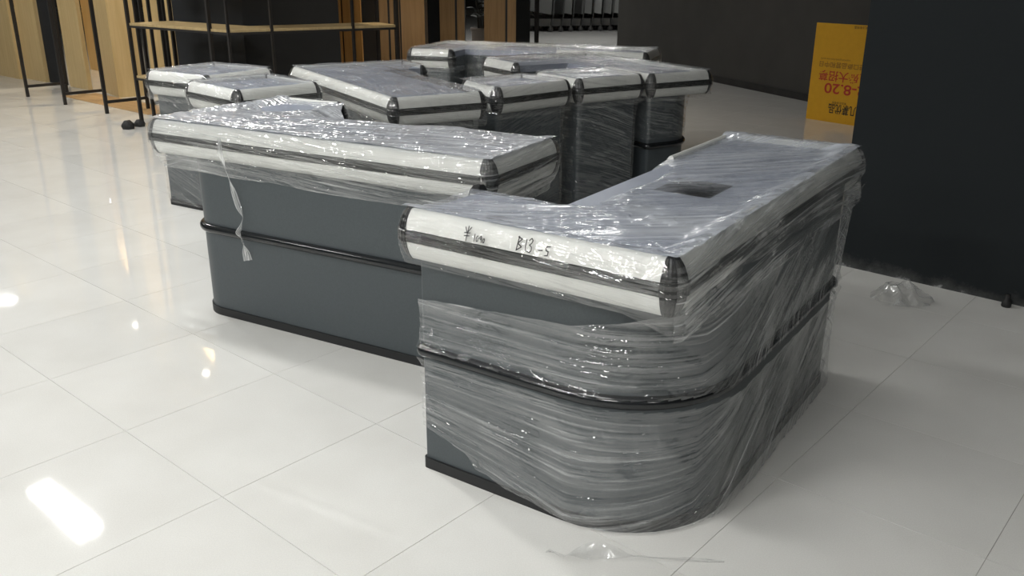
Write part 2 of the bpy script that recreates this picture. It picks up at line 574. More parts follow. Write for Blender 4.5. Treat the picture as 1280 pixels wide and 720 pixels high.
def corner_cap(p, d0, d1):
    n0 = Vector((d0.y, -d0.x))
    ang = math.acos(max(-1, min(1, d0.dot(d1))))
    t = CAPR * math.tan(ang / 2)
    c = p - d0 * t - n0 * CAPR
    prof = [(-0.046, 0.836), (-0.046, 0.862), (-0.038, 0.869), (-0.026, 0.866), (-0.012, 0.848), (-0.004, 0.828), (0.000, 0.814), (-0.003, 0.812),
            (0.004, 0.808), (0.004, 0.778), (-0.003, 0.776), (-0.001, 0.774), (-0.005, 0.757), (-0.013, 0.737), (-0.026, 0.719), (-0.046, 0.717)]
    a0 = math.atan2(n0.y, n0.x)
    bm = bmesh.new()
    K = 12
    rings = []
    for k in range(K + 1):
        q = a0 + ang * k / K
        f = 0.0012 if k % 2 else 0.0
        rings.append([bm.verts.new((c.x + math.cos(q) * max(0.001, CAPR + o - f), c.y + math.sin(q) * max(0.001, CAPR + o - f), z)) for o, z in prof])
    m = len(prof)
    for k in range(K):
        for i in range(m):
            j = (i + 1) % m
            bm.faces.new((rings[k][i], rings[k + 1][i], rings[k + 1][j], rings[k][j]))
    bm.faces.new(rings[0])
    bm.faces.new(list(reversed(rings[-1])))
    return bm

def slab_with_hole(poly, hole, z0, z1):
    bm = bmesh.new()
    loops = [poly] + ([hole] if hole else [])
    top, bot = [], []
    for lp in loops:
        top += [bm.verts.new((p[0], p[1], z1)) for p in lp]
        bot += [bm.verts.new((p[0], p[1], z0)) for p in lp]
    tris = tessellate_polygon([[Vector((p[0], p[1], 0)) for p in lp] for lp in loops])
    for t in tris:
        bm.faces.new([top[i] for i in t])
        bm.faces.new([bot[i] for i in reversed(t)])
    s = 0
    for lp in loops:
        n = len(lp)
        for i in range(n):
            j = (i + 1) % n
            bm.faces.new((top[s + i], top[s + j], bot[s + j], bot[s + i]))
        s += n
    return bm

def inset_poly(poly, d):
    n = len(poly)
    out = []
    P = [Vector((p[0], p[1])) for p in poly]
    for i in range(n):
        d0 = (P[i] - P[i - 1]).normalized()
        d1 = (P[(i + 1) % n] - P[i]).normalized()
        n0 = Vector((d0.y, -d0.x))
        n1 = Vector((d1.y, -d1.x))
        m = (n0 + n1) / (1 + n0.dot(n1))
        out.append(tuple(P[i] - m * d))
    return out

def counter(root, poly, body, radii, rim, hole=None, rail=True):
    """one checkout counter in its own frame. poly: CCW outline of the bumper; body: CCW footprint;
    rim: per edge None | True | (t0, t1) part of the edge that carries the aluminium edging"""
    n = len(poly)
    P = [Vector((p[0], p[1])) for p in poly]
    conv = []
    for i in range(n):
        d0 = (P[i] - P[i - 1]).normalized()
        d1 = (P[(i + 1) % n] - P[i]).normalized()
        conv.append(1 if d0.x * d1.y - d0.y * d1.x > 0 else -1)
    for i in range(n):
        if not rim[i]:
            continue
        A, B = P[i], P[(i + 1) % n]
        ma, mb = conv[i], conv[(i + 1) % n]
        if isinstance(rim[i], tuple):
            t0, t1 = rim[i]
            A2, B2 = A + (B - A) * t0, A + (B - A) * t1
            if t0 > 0: ma = 0
            if t1 < 1: mb = 0
            A, B = A2, B2
        e = obj('edge_trim', sweep_edge(UPPER, A, B, ma, mb), M['alu'], root, True)
        l = obj('lower_edge_trim', sweep_edge(LOWER, A, B, ma, mb), M['alu'], root, True)
        s = obj('bumper_strip', sweep_edge(STRIP, A, B, ma, mb), M['strip'], root)
        for q in (e, l):
            q.data.set_sharp_from_angle(angle=math.radians(40))
    for i in range(n):
        if conv[i] > 0:
            d0 = (P[i] - P[i - 1]).normalized()
            d1 = (P[(i + 1) % n] - P[i]).normalized()
            obj('corner_cap', corner_cap(P[i], d0, d1), M['black'], root, False)
    o = obj('worktop', slab_with_hole(inset_poly(poly, 0.045), hole, 0.80, 0.845), M['top'], root)
    if hole:
        hp = inset_poly(hole, -0.004)
        bm = bmesh.new()
        prism(bm, hp, 0.755, 0.802)
        hx0, hx1 = min(p[0] for p in hole), max(p[0] for p in hole)
        hy0, hy1 = min(p[1] for p in hole), max(p[1] for p in hole)
        for q in ((hx0, hx0 + .004, hy0, hy1), (hx1 - .004, hx1, hy0, hy1), (hx0 + .004, hx1 - .004, hy0, hy0 + .004), (hx0 + .004, hx1 - .004, hy1 - .004, hy1)):
            box(bm, *q, 0.80, 0.8455)
        obj('scanner_well', bm, M['well'], root)
    # carcass
    path = rounded(body, radii)
    bm = bmesh.new()
    prism(bm, [(p[0], p[1]) for p in path], 0.03, 0.80)
    b = obj('body', bm, M['body'], root, True)
    b.data.set_sharp_from_angle(angle=math.radians(30))
    bm = bmesh.new()
    prism(bm, [(p[0] + 0.007 * p[2], p[1] + 0.007 * p[3]) for p in path], 0.0, 0.036)
    k = obj('kick_plate', bm, M['kick'], root, True)
    k.data.set_sharp_from_angle(angle=math.radians(30))
    if not rail:
        return
    # half-round bumper rail round the body
    bm = bmesh.new()
    prof = [(0.0, 0.386), (0.010, 0.387), (0.017, 0.393), (0.0205, 0.401), (0.0205, 0.409), (0.017, 0.417), (0.010, 0.423), (0.0, 0.424)]
    rings = [[bm.verts.new((p[0] + o * p[2], p[1] + o * p[3], z)) for o, z in prof] for p in path]
    for i in range(len(rings)):
        j = (i + 1) % len(rings)
        for a in range(len(prof) - 1):
            bm.faces.new((rings[i][a], rings[j][a], rings[j][a + 1], rings[i][a + 1]))
    obj('bumper_rail', bm, M['rail'], root, True)

def wrap_skirt(root, poly, z_bottom, haze_top=0.35, haze_side=0.2, amp=0.004, step=0.02, top=True, taper=0.0, slant=0.6, seed=0, hang=0.03, name='stretch_film'):
    """stretch film over the rim of a counter and part of the way down: follows the outline, real folds"""
    path = resample(rounded(poly, [CAPR] * len(poly), arcn=6), step)
    path = np.vstack([path, path[:1]])
    ds = np.hypot(*np.diff(path[:, :2], axis=0).T)
    s = np.concatenate([[0], np.cumsum(ds)])
    zb = z_bottom(s) if callable(z_bottom) else np.full(len(s), z_bottom)
    zb = zb + 0.03 * (fbm(s * 3.0 + seed, s * 0 + 3.3, 3) - 0.5)
    ro = [(-0.060, 0.868), (-0.036, 0.8725), (-0.012, 0.852), (0.004, 0.825), (0.0085, 0.80), (0.007, 0.775), (-0.004, 0.735)]
    nr = 26
    rows_o, rows_z = [], []
    for k in range(nr):
        t = k / (nr - 1)
        if t < 0.55:
            q = t / 0.55 * (len(ro) - 1)
            i = min(len(ro) - 2, int(q)); f = q - i
            rows_o.append(np.full(len(s), ro[i][0] * (1 - f) + ro[i + 1][0] * f))
            rows_z.append(np.full(len(s), ro[i][1] * (1 - f) + ro[i + 1][1] * f))
        else:
            f = (t - 0.55) / 0.45
            rows_o.append(-0.004 + (-0.004 - taper) * f + hang * np.sin(math.pi * f) * 0.3 + 0.0 * s)
            rows_z.append(0.735 + (zb - 0.735) * f)
    O = np.array(rows_o).T
    Z = np.array(rows_z).T
    Pg = np.zeros((len(s), nr, 3))
    Pg[..., 0] = path[:, 0:1] + path[:, 2:3] * O
    Pg[..., 1] = path[:, 1:2] + path[:, 3:4] * O
    Pg[..., 2] = Z
    Ng = np.zeros_like(Pg)
    Ng[..., 0] = path[:, 2:3]
    Ng[..., 1] = path[:, 3:4]
    Ng[:, :6, 2] = 0.5
    Sg = np.repeat(s[:, None], nr, 1)
    V = Z + slant * 0.25 * np.sin(Sg * 1.3 + seed)
    hz = np.where(np.arange(nr)[None, :] < 14, haze_top, haze_side) * (0.7 + 0.6 * fbm(Sg * 2 + seed, Z * 6, 3))
    hz[:, -1] *= 1.8
    hz[:, -2] *= 1.3
    film_grid(name, Pg, Ng, Sg + seed, V, hz, M['film_rim'], root, amp, 2.2, 34.0)

def top_sheet(root, x0, x1, y0f, y1f, z=0.8715, haze=0.35, mat='film_top', nx=120, ny=50, sag=None, hazef=None, amp=0.004, along='x', fu=2.2, fv=22.0, seed=0, name='top_film'):
    """film over the worktop: a grid over x0..x1, y0f(x)..y1f(x) in the counter's frame"""
    xs = np.linspace(x0, x1, nx)
    t = np.linspace(0, 1, ny)
    X = np.repeat(xs[:, None], ny, 1)
    ya, yb = y0f(xs), y1f(xs)
    Y = ya[:, None] + (yb - ya)[:, None] * t[None, :]
    Z = np.full_like(X, z)
    if sag is not None:
        Z = Z + sag(X, Y)
    Pg = np.stack([X, Y, Z], -1)
    Ng = np.zeros_like(Pg)
    Ng[..., 2] = 1
    U, V = (X, Y) if along == 'x' else ((Y, X) if along == 'y' else (0.56 * X - 0.83 * Y, 0.83 * X + 0.56 * Y))
    H = np.full_like(X, haze) * (0.6 + 0.8 * fbm(X * 3 + seed, Y * 5 + seed, 4))
    if hazef is not None:
        H = H * hazef(X, Y)
    return film_grid(name, Pg, Ng, U + seed, V + 0.12 * np.sin(U * 2.3 + seed), H, M[mat], root, amp, fu, fv)
# ==================================================================== STRUCTURE
T = 0.6
A0, B0 = 1.90732, -4.56993
YAW = -0.716474
dA = Vector((math.cos(YAW), math.sin(YAW), 0))
nA = Vector((-math.sin(YAW), math.cos(YAW), 0))
bm = bmesh.new()
box(bm, -22, 14, -9, 34, -0.30, -0.0025)
floor = struct('floor', bm, M['grout'])

cells = []
for i in range(-70, 70):
    for j in range(-70, 70):
        c = dA * ((B0 + i + 0.5) * T) + nA * ((A0 + j + 0.5) * T)
        if c.y < -4.5 or c.y > 30 or c.x < -17 or c.x > 11:
            continue
        dx, dy = abs(c.x), c.y
        infr = dy > 0.9 and dx < 0.62 * dy + 0.6
        cells.append((0 if infr else 1, math.hypot(c.x, c.y), c))
cells.sort(key=lambda t: (t[0], t[1]))
bm = bmesh.new()
g = 0.0009
box(bm, -T / 2 + g, T / 2 - g, -T / 2 + g, T / 2 - g, -0.010, 0.0)
tile_me = bpy.data.meshes.new('floor_tile')
bm.to_mesh(tile_me)
bm.free()
tile_me.materials.append(M['tile'])
for q, (_, _, c) in enumerate(cells[:300]):
    o = bpy.data.objects.new('floor_tile', tile_me)
    COL.objects.link(o)
    o.location = c
    o.rotation_euler = (0, 0, YAW)
    o.parent = floor
vs, fs = [], []
for _, _, c in cells[300:]:
    k = len(vs)
    h = T / 2 - g
    for sx, sy in ((-1, -1), (1, -1), (1, 1), (-1, 1)):
        p = c + dA * (sx * h) + nA * (sy * h)
        vs.append((p.x, p.y, 0.0))
    fs.append((k, k + 1, k + 2, k + 3))
me = bpy.data.meshes.new('far_floor_tiles')
me.from_pydata(vs, [], fs)
o = link('far_floor_tiles', me, M['tile'], floor)
o['kind'] = 'stuff'

bm = bmesh.new()
box(bm, -22, 14, -9, 34, CEIL, CEIL + 0.2)
struct('ceiling', bm, M['ceiling'])

# black wall at the right: a thick wall end, its near corner at (1.73, 4.51)
def oriented(bm, p, d, length, thick, z0, z1):
    d = Vector((d[0], d[1])).normalized()
    n = Vector((-d.y, d.x))
    p = Vector((p[0], p[1]))
    q = [p, p + d * length, p + d * length + n * thick, p + n * thick]
    prism(bm, [(v.x, v.y) for v in q], z0, z1)
    return bm
bm = bmesh.new()
oriented(bm, (1.733, 4.506), (0.732, -0.681), 5.0, 0.9, 0, CEIL)
struct('wall_right', bm, M['wallright'])
# charcoal wall behind, running away to the back left
bm = bmesh.new()
oriented(bm, (1.72, 15.17), (0.3632, -0.9317), 12.5, 0.35, 0, CEIL)
wb = struct('wall_back', bm, M['wallback'])
bm = bmesh.new()
oriented(bm, (1.715, 15.165), (0.3632, -0.9317), 12.5, -0.018, 0, 0.085)
struct('baseboard_back', bm, M['base'])
# outer shell, far away
bm = bmesh.new(); box(bm, -22, 14, 33.5, 34, 0, CEIL); struct('wall_far', bm, M['wallback'])
bm = bmesh.new(); box(bm, -22, -21.5, -9, 33.5, 0, CEIL); struct('wall_left', bm, M['ceiling'])
bm = bmesh.new(); box(bm, 13.5, 14, -9, 33.5, 0, CEIL); struct('wall_side', bm, M['wallback'])
bm = bmesh.new(); box(bm, -22, 14, -9.4, -9, 0, CEIL); struct('wall_front', bm, M['ceiling'])
# short dark cross wall behind the trolleys
bm = bmesh.new()
box(bm, 0.75, 6.5, 23.6, 23.9, 0, CEIL)
struct('wall_trolley_bay', bm, M['wallback'])

# black square pillar behind the display shelf
bm = bmesh.new()
prism(bm, [(-2.545, 8.66), (-1.80, 9.52), (-2.74, 10.33), (-3.49, 9.47)], 0, CEIL)
struct('wall_pillar', bm, M['pillar'])

# oak column's reflection in the tiles, laid as thin orange strips
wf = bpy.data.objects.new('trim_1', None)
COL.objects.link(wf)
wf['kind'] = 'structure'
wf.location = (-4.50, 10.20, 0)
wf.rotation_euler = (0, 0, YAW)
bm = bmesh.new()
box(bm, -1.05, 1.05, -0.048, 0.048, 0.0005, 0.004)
pl = bpy.data.meshes.new('reflection_strip'); bm.to_mesh(pl); bm.free(); pl.materials.append(M['oak_reflection'])
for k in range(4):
    o = bpy.data.objects.new('reflection_strip', pl)
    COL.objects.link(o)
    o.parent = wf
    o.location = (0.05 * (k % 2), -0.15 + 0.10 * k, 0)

# ==================================================================== LIGHTS
def ceiling_tube(x, y, TUBE_W):
    t = thing('tube_and_fill_light', 'white batten tube light on the ceiling above the shop floor', 'lamp', (x, y, CEIL), YAW, 'ceiling tube lights')
    bm = bmesh.new(); box(bm, -0.62, 0.62, -0.12, 0.12, -0.05, 0.0, 0.006)
    obj('housing', bm, M['white'], t)
    for s in (-0.07, 0.07):
        bm = bmesh.new(); tube(bm, [(-0.58, s, -0.075), (0.58, s, -0.075)], 0.022, 10)
        obj('glowing_tube', bm, M['tube'], t, True)
    for s in (-1, 1):
        bm = bmesh.new(); box(bm, s * 0.60 - 0.02, s * 0.60 + 0.02, -0.11, 0.11, -0.10, -0.05)
        obj('end_holder', bm, M['white'], t)
    L = bpy.data.lights.new('tube_glow', 'AREA')
    L.shape = 'RECTANGLE'
    L.size, L.size_y = 1.15, 0.22
    L.energy = TUBE_W
    L.color = TUBE_COL
    lo = bpy.data.objects.new('tube_glow', L)
    COL.objects.link(lo)
    lo.parent = t
    lo.location = (0, 0, -0.105)
for x, y, w in TUBES_AND_FILL:
    ceiling_tube(x, y, w)
for x, y in PANELS:
    t = thing('ceiling_panel_light', 'small square panel lamp on the ceiling far to the left', 'lamp', (x, y, CEIL), 0, 'ceiling panel lamps')
    bm = bmesh.new(); box(bm, -0.2, 0.2, -0.2, 0.2, -0.06, 0.0, 0.006)
    obj('housing', bm, M['white'], t)
    bm = bmesh.new(); box(bm, -0.11, 0.11, -0.11, 0.11, -0.064, -0.058)
    obj('diffuser', bm, M['panel'], t)
for k, (x, y) in enumerate(SPOTS):
    t = thing('ceiling_spot_light', 'small round spot lamp on the ceiling in front of the wooden panels', 'lamp', (x, y, CEIL), 0, 'ceiling spot lamps')
    bm = bmesh.new(); lathe(bm, [(0.045, -0.14), (0.055, -0.13), (0.055, -0.02), (0.03, 0.0)], 16)
    obj('lamp_can', bm, M['white'], t, True)
    bm = bmesh.new(); lathe(bm, [(0.04, -0.146), (0.042, -0.141)], 16)
    obj('lamp_lens', bm, M['spot'], t)
    L = bpy.data.lights.new('spot_glow', 'SPOT')
    L.energy = 110
    L.color = (1.0, 0.84, 0.62)
    L.spot_size = math.radians(110)
    L.spot_blend = 0.8
    L.shadow_soft_size = 0.05
    lo = bpy.data.objects.new('spot_glow', L)
    COL.objects.link(lo)
    lo.parent = t
    lo.location = (0, 0, -0.16)

# ==================================================================== COUNTERS
CAN = lambda L, W, tot, w: [(0, 0), (L, 0), (L, W), (w, W), (w, tot), (0, tot)]
one = lambda c: (lambda x: np.full_like(x, c))

# ---- nearest counter -------------------------------------------------
L1, W1, T1, w1 = 1.70, 0.57, 0.868, 0.40
c1 = thing('checkout_counter', 'nearest checkout counter, film wrapped down to the floor, handwriting on its white rim', 'checkout counter', (0.3815, 1.8883, 0), math.radians(55.917), 'L-shaped checkout counters')
p1 = CAN(L1, W1, T1, w1)
b1 = [(0.100, 0.004), (1.455, 0.004), (1.455, 0.50), (0.37, 0.50), (0.37, 0.853), (0.100, 0.853)]
hole1 = [(0.690, 0.215), (0.885, 0.215), (0.885, 0.40), (0.690, 0.40)]
counter(c1, p1, b1, [0.345, 0.03, 0.02, 0, 0.01, 0.008], [True, True, (0.0, 0.45), None, None, True], hole1)

# film, top: over the main arm and wing, sagging into the cashier's notch
def edge1(x):
    return np.interp(x, [0, 0.36, 0.385, 0.42, 0.50, 0.62, 0.80, 1.0, 1.1, 1.7], [0.845, 0.845, 0.80, 0.685, 0.62, 0.60, 0.585, 0.565, 0.55, 0.545])
def sag1(X, Y):
    d = np.zeros_like(X)
    hump = np.exp(-((X - 0.55) / 0.35) ** 2)
    d -= 0.085 * np.clip((Y - 0.42) / 0.16, 0, 1) ** 1.6 * np.clip((X - 0.36) / 0.06, 0, 1) * np.clip((1.12 - X) / 0.25, 0, 1)
    d -= 0.020 * np.clip(np.minimum(np.minimum(X - 0.05, 1.65 - X), Y - 0.05) / 0.05, 0, 1)
    return d
def hz1(X, Y):
    h = 0.9 + 0 * X
    h += 1.1 * np.exp(-((Y - 0.05) / 0.06) ** 2) * (fbm(X * 8, Y * 10 + 4, 3) > 0.45)
    h += 1.2 * np.exp(-((X - 0.42 - 0.5 * (Y - 0.3)) / 0.06) ** 2)
    h -= 0.85 * np.exp(-(((X - 0.67) / 0.15) ** 2 + ((Y - 0.25) / 0.12) ** 2))
    return np.clip(h, 0.04, 3)
top_sheet(c1, 0.02, L1 - 0.02, one(0.02), edge1, haze=0.40, nx=210, ny=110, sag=sag1, hazef=hz1, amp=0.004, along='d', fu=1.6, fv=17.0, seed=2)

# film over the rim: front, right side and far end
def rim_film(root, path_pts, hz_fn, zb_fn, seed, amp=0.004, rows=30, out_end=-0.01, fv=36., name='rim_film'):
    path = np.array(path_pts)
    ds = np.hypot(*np.diff(path[:, :2], axis=0).T)
    s = np.concatenate([[0], np.cumsum(ds)])
    ro = [(-0.058, 0.868), (-0.036, 0.8715), (-0.012, 0.853), (0.001, 0.825), (0.006, 0.80), (0.005, 0.775), (-0.006, 0.735)]
    zb = zb_fn(s)
    O = np.zeros((len(s), rows)); Z = np.zeros((len(s), rows))
    for k in range(rows):
        t = k / (rows - 1)
        if t < 0.6:
            q = t / 0.6 * 6
            i = min(5, int(q)); f = q - i
            O[:, k] = ro[i][0] * (1 - f) + ro[i + 1][0] * f
            Z[:, k] = ro[i][1] * (1 - f) + ro[i + 1][1] * f
        else:
            f = (t - 0.6) / 0.4
            oe = out_end(s) if callable(out_end) else out_end
            O[:, k] = -0.006 + (oe + 0.006) * f
            Z[:, k] = 0.735 + (zb - 0.735) * f
    P = np.stack([path[:, 0:1] + path[:, 2:3] * O, path[:, 1:2] + path[:, 3:4] * O, Z], -1)
    N = np.zeros_like(P)
    N[..., 0] = path[:, 2:3]; N[..., 1] = path[:, 3:4]
    N[:, :6, 2] = 0.5
    S = np.repeat(s[:, None], rows, 1)
    H = hz_fn(S, Z)
    H[:, -1] = np.minimum(1, H[:, -1] * 1.8)
    return film_grid(name, P, N, S + seed, Z + 0.04 * np.sin(S * 2 + seed), H, M['film_rim'], root, amp, 2.0, fv)

rp = rounded(p1, [CAPR] * 6, arcn=8)
# front edge (from the wing's outer corner, along the wing end and front, to the round corner) = outline from corner 5 to corner 0
k5 = 8 + 1      # points per convex corner
i5 = k5 * 3 + 1 + k5
front_path = resample(rp[i5 + 4:] + rp[:k5], 0.012, False)
def hzf(S, Z):
    L = S[-1, 0]
    return 0.008 + 0.13 * np.clip((S / L - 0.40) / 0.5, 0, 1) * fbm(S * 6, Z * 20, 3) * 1.6 * (1 - 0.8 * (S > L - 0.08))
zbf = lambda s: 0.712 - 0.05 * np.clip((s / s[-1] - 0.80) / 0.2, 0, 1) * (0.6 + 0.6 * fbm(s * 12, s * 0, 2))
rim_film(c1, front_path, hzf, zbf, 5, 0.003)
right_path = resample(rp[4:k5] + rp[k5:2 * k5 + k5], 0.012, False)
def hzr(S, Z):
    return 0.42 * (0.30 + 1.3 * fbm(S * 4, Z * 16, 3)) * (1 - 0.75 * (S < 0.03))
zbr = lambda s: 0.665 + 0.0 * s
rim_film(c1, right_path, hzr, zbr, 9, 0.006, out_end=lambda s: (0.004 + 0 * s))

# body film: left edge of the front, round the corner, along the right side
bp = rounded(b1, [0.345, 0.03, 0.02, 0, 0.01, 0.008], arcn=16)
# path order: corner0 (0..16), corner1 (17..33), ...; front edge runs from corner5 to corner0
n0 = 17
ends = bp[-9:]
body_path = resample(ends[-6:] + bp[:n0] + bp[n0:2 * n0], 0.0105, False)
ds = np.hypot(*np.diff(body_path[:, :2], axis=0).T)
sB = np.concatenate([[0], np.cumsum(ds)])
LB = sB[-1]
rows = 120
xx = body_path[:, 0]
front_len = 0.853 - 0.345
arc_len = 0.345 * math.pi / 2
side_s = front_len + arc_len
q = np.clip((sB - front_len) / arc_len, 0, 1)                      # 0 on the front, 1 on the long side
ztop = 0.575 + 0.035 * np.clip(sB / front_len, 0, 1) + q * 0.11 + 0.006 * (fbm(sB * 14, sB * 0 + 1, 3) - 0.5)
ztop = np.minimum(ztop, 0.735)
zlow = np.interp(sB, [0, 0.06, 0.16, 0.20, 0.42, front_len + 0.05, LB], [0.155, 0.135, 0.105, 0.065, 0.02, 0.006, 0.004]) + 0.015 * (fbm(sB * 20, sB * 0 + 7, 3) - 0.5) * np.clip(1 - (sB - 0.42) / 0.1, 0, 1)
t = np.linspace(0, 1, rows)
Zb = ztop[:, None] + (zlow - ztop)[:, None] * t[None, :]
off = 0.010 + 0.016 * np.exp(-((Zb - 0.405) / 0.035) ** 2) * 1.0
# on the long side the sheet leans out to the rim above and flares a little at the floor
side = np.clip((sB - side_s + 0.12) / 0.3, 0, 1)[:, None]
off = off + side * 0.010 * np.clip((Zb - 0.45) / 0.25, 0, 1) + (0.3 + 0.7 * side) * 0.012 * np.clip((0.12 - Zb) / 0.12, 0, 1)
off = off + q[:, None] * 0.010
Pb = np.stack([body_path[:, 0:1] + body_path[:, 2:3] * off, body_path[:, 1:2] + body_path[:, 3:4] * off, Zb], -1)
Nb = np.zeros_like(Pb)
Nb[..., 0] = body_path[:, 2:3]; Nb[..., 1] = body_path[:, 3:4]
Sb = np.repeat(sB[:, None], rows, 1)
# wrinkles: level on the front above the rail, fanning down from the left edge below it, slanting up to the far end on the long side
fan = np.clip((0.34 - Zb) / 0.34, 0, 1) * np.clip(1 - (Sb - front_len) / 0.5, 0, 1)
Vb = Zb + 0.32 * fan * Sb * (1 - 0.4 * Sb) - 0.62 * np.clip(Sb - side_s + 0.18, 0, 9) ** 1.15
hb = 0.06 + 0.10 * fbm(Sb * 3, Vb * 12, 4) + 0.42 * side * np.clip(fbm(Sb * 2.2 + 3, Vb * 24, 3) - 0.3, 0, 1)
hb = hb * (1 - 0.7 * np.exp(-((Zb - 0.405) / 0.022) ** 2))
hb[:, 0] *= 1.5
hb[:, -1] *= 2.0
film_grid('body_film', Pb, Nb, Sb, Vb, hb, M['film_side'], c1, 0.0042, 1.3, 26.0, keep=np.abs(Zb - 0.405) > 0.0135)
# film hanging off the far end and under the rim's far corner
xs = np.linspace(1.40, 1.69, 30); t = np.linspace(0, 1, 26)
Xh = xs[:, None] + 0 * t[None, :]
zl = np.interp(xs, [1.40, 1.47, 1.55, 1.62, 1.69], [0.34, 0.42, 0.60, 0.655, 0.70])
Zh = 0.735 + (zl[:, None] - 0.735) * t[None, :]
Yh = 0.0 + 0.012 * np.sin(xs * 40)[:, None] * t[None, :] + 0.02 * t[None, :] - 0.012
Ph = np.stack([Xh - 0.10 * t[None, :] * (Xh - 1.44) / 0.25, Yh, Zh], -1)
Nh = np.zeros_like(Ph); Nh[..., 1] = -1
film_grid('hanging_film', Ph, Nh, Zh * 1.0 + Xh, Xh * 1.2, 0.16 + 0 * Xh, M['film_rim'], c1, 0.006, 3, 25)

# handwriting on the white rim: stroke lists in a unit frame (x along the rim, y up)
def ink(root, strokes, x_left, size, name='marker_writing', bold=0.0026):
    """writes on the sloping upper band of the front rim; the front runs from y=T1 (left) to y=0 (right)"""
    bm = bmesh.new()
    for st in strokes:
        pts = []
        for (a, b) in st:
            u = x_left - a * size
            zz = 0.822 + b * size
            # band profile: offset as a function of z
            o = np.interp(zz, [0.812, 0.826, 0.846, 0.863], [-0.004, -0.007, -0.015, -0.028]) + 0.0130
            pts.append(Vector((-o, u, zz)))
        for k in range(len(pts) - 1):
            d = (pts[k + 1] - pts[k])
            if d.length < 1e-6: continue
            d.normalize()
            n = Vector((-1, 0, 0.5)).normalized()
            s = d.cross(n).normalized() * bold * 0.5
            e = d * bold * 0.3
            vv = [bm.verts.new(pts[k] - e + s), bm.verts.new(pts[k + 1] + e + s), bm.verts.new(pts[k + 1] + e - s), bm.verts.new(pts[k] - e - s)]
            bm.faces.new(vv)
    o = obj(name, bm, M['ink'], root)
    return o
yen = [[(0.0, 1.0), (0.3, 0.55), (0.62, 1.05)], [(0.3, 1.1), (0.3, -0.1)], [(0.02, 0.55), (0.6, 0.6)], [(0.05, 0.3), (0.58, 0.35)]]
def shift(sts, dx, k=1.0): return [[(x * k + dx, y * k) for x, y in s] for s in sts]
d1 = [[(0.1, 0.85), (0.12, 0.0)]]
d0 = [[(0.22, 0.7), (0.05, 0.4), (0.12, 0.05), (0.32, 0.1), (0.38, 0.5), (0.22, 0.7)]]
d9 = [[(0.36, 0.55), (0.2, 0.75), (0.05, 0.5), (0.2, 0.35), (0.36, 0.55), (0.34, 0.0)]]
d3 = [[(0.0, 0.82), (0.14, 0.98), (0.30, 0.86), (0.26, 0.66), (0.10, 0.54), (0.30, 0.42), (0.34, 0.2), (0.22, 0.02), (0.0, 0.06)]]
dB = [[(0.1, 1.0), (0.08, 0.0)], [(0.02, 0.95), (0.42, 0.85), (0.12, 0.52), (0.5, 0.3), (0.08, 0.0)]]
d5 = [[(0.5, 0.9), (0.1, 0.85), (0.08, 0.5), (0.36, 0.45), (0.34, 0.08), (0.0, 0.02)]]
dash = [[(0.0, 0.42), (0.45, 0.45)]]
ink(c1, yen, 0.612, 0.030)
ink(c1, shift(d1, 0) + shift(d0, 0.32) + shift(d9, 0.85) + shift(d0, 1.35, 0.8), 0.579, 0.021)
ink(c1, dB, 0.447, 0.033, bold=0.003)
ink(c1, shift(d1, 0.0, 1.1) + shift(d3, 0.36, 1.1), 0.423, 0.031)
ink(c1, shift(dash, 0.0) + shift(d5, 0.75), 0.380, 0.026)

# ---- second counter, to the left ------------------------------------
L2, W2, T2, w2 = 1.755, 0.555, 0.868, 0.44
c2 = thing('checkout_counter', 'long checkout counter left of the nearest, whitish film on top, film strand hanging down', 'checkout counter', (-1.6024, 3.8366, 0), math.radians(-29.31), 'L-shaped checkout counters')
p2 = CAN(L2, W2, T2, w2)
b2 = [(0.165, 0.052), (1.66, 0.052), (1.66, 0.50), (0.40, 0.50), (0.40, 0.82), (0.165, 0.82)]
counter(c2, p2, b2, [0.14, 0.10, 0.02, 0, 0.02, 0.02], [True, True, None, None, True, True], None)
def edge2(x):
    return np.interp(x, [0, 0.10, 0.40, 0.43, 0.50, 0.62, 0.80, 1.0, 1.75], [0.845, 0.845, 0.845, 0.83, 0.72, 0.62, 0.56, 0.535, 0.535])
def sag2(X, Y):
    d = -0.05 * np.clip((Y - 0.46) / 0.12, 0, 1) * np.clip((X - 0.46) / 0.1, 0, 1) * np.clip((1.2 - X) / 0.3, 0, 1)
    d -= 0.05 * np.exp(-(((X - 0.22) / 0.14) ** 2 + ((Y - 0.66) / 0.13) ** 2))
    d -= 0.008 * np.clip(np.minimum(np.minimum(X - 0.05, 1.70 - X), Y - 0.05) / 0.05, 0, 1)
    return d
def hz2(X, Y):
    return 1.0 - 0.6 * np.exp(-(((X - 0.22) / 0.16) ** 2 + ((Y - 0.68) / 0.15) ** 2)) + 0.5 * np.exp(-((Y - 0.06) / 0.10) ** 2) + 0.5 * np.exp(-((Y - 0.45) / 0.1) ** 2) + 0.3 * np.exp(-((X - 0.1) / 0.1) ** 2)
top_sheet(c2, 0.02, L2 - 0.02, one(0.02), edge2, haze=0.78, mat='film_top_creased', nx=200, ny=90, sag=sag2, hazef=hz2, amp=0.005, along='x', fu=2.0, fv=20.0, seed=7)
rp2 = rounded(p2, [CAPR] * 6, arcn=8)
path2 = resample(rp2[i5 - k5:] + rp2[:2 * k5 + k5], 0.014, False)
def hz2r(S, Z):
    return 0.15 * (0.4 + 1.2 * fbm(S * 3, Z * 18, 3))
def zb2(s):
    # ragged lower edge: well below the rim along the long side, drooping at the right end
    return 0.655 - 0.03 * (fbm(s * 2.2, s * 0 + 2, 3) - 0.3) - 0.0 * s
rim_film(c2, path2, hz2r, zb2, 21, 0.006, rows=40, out_end=-0.045)
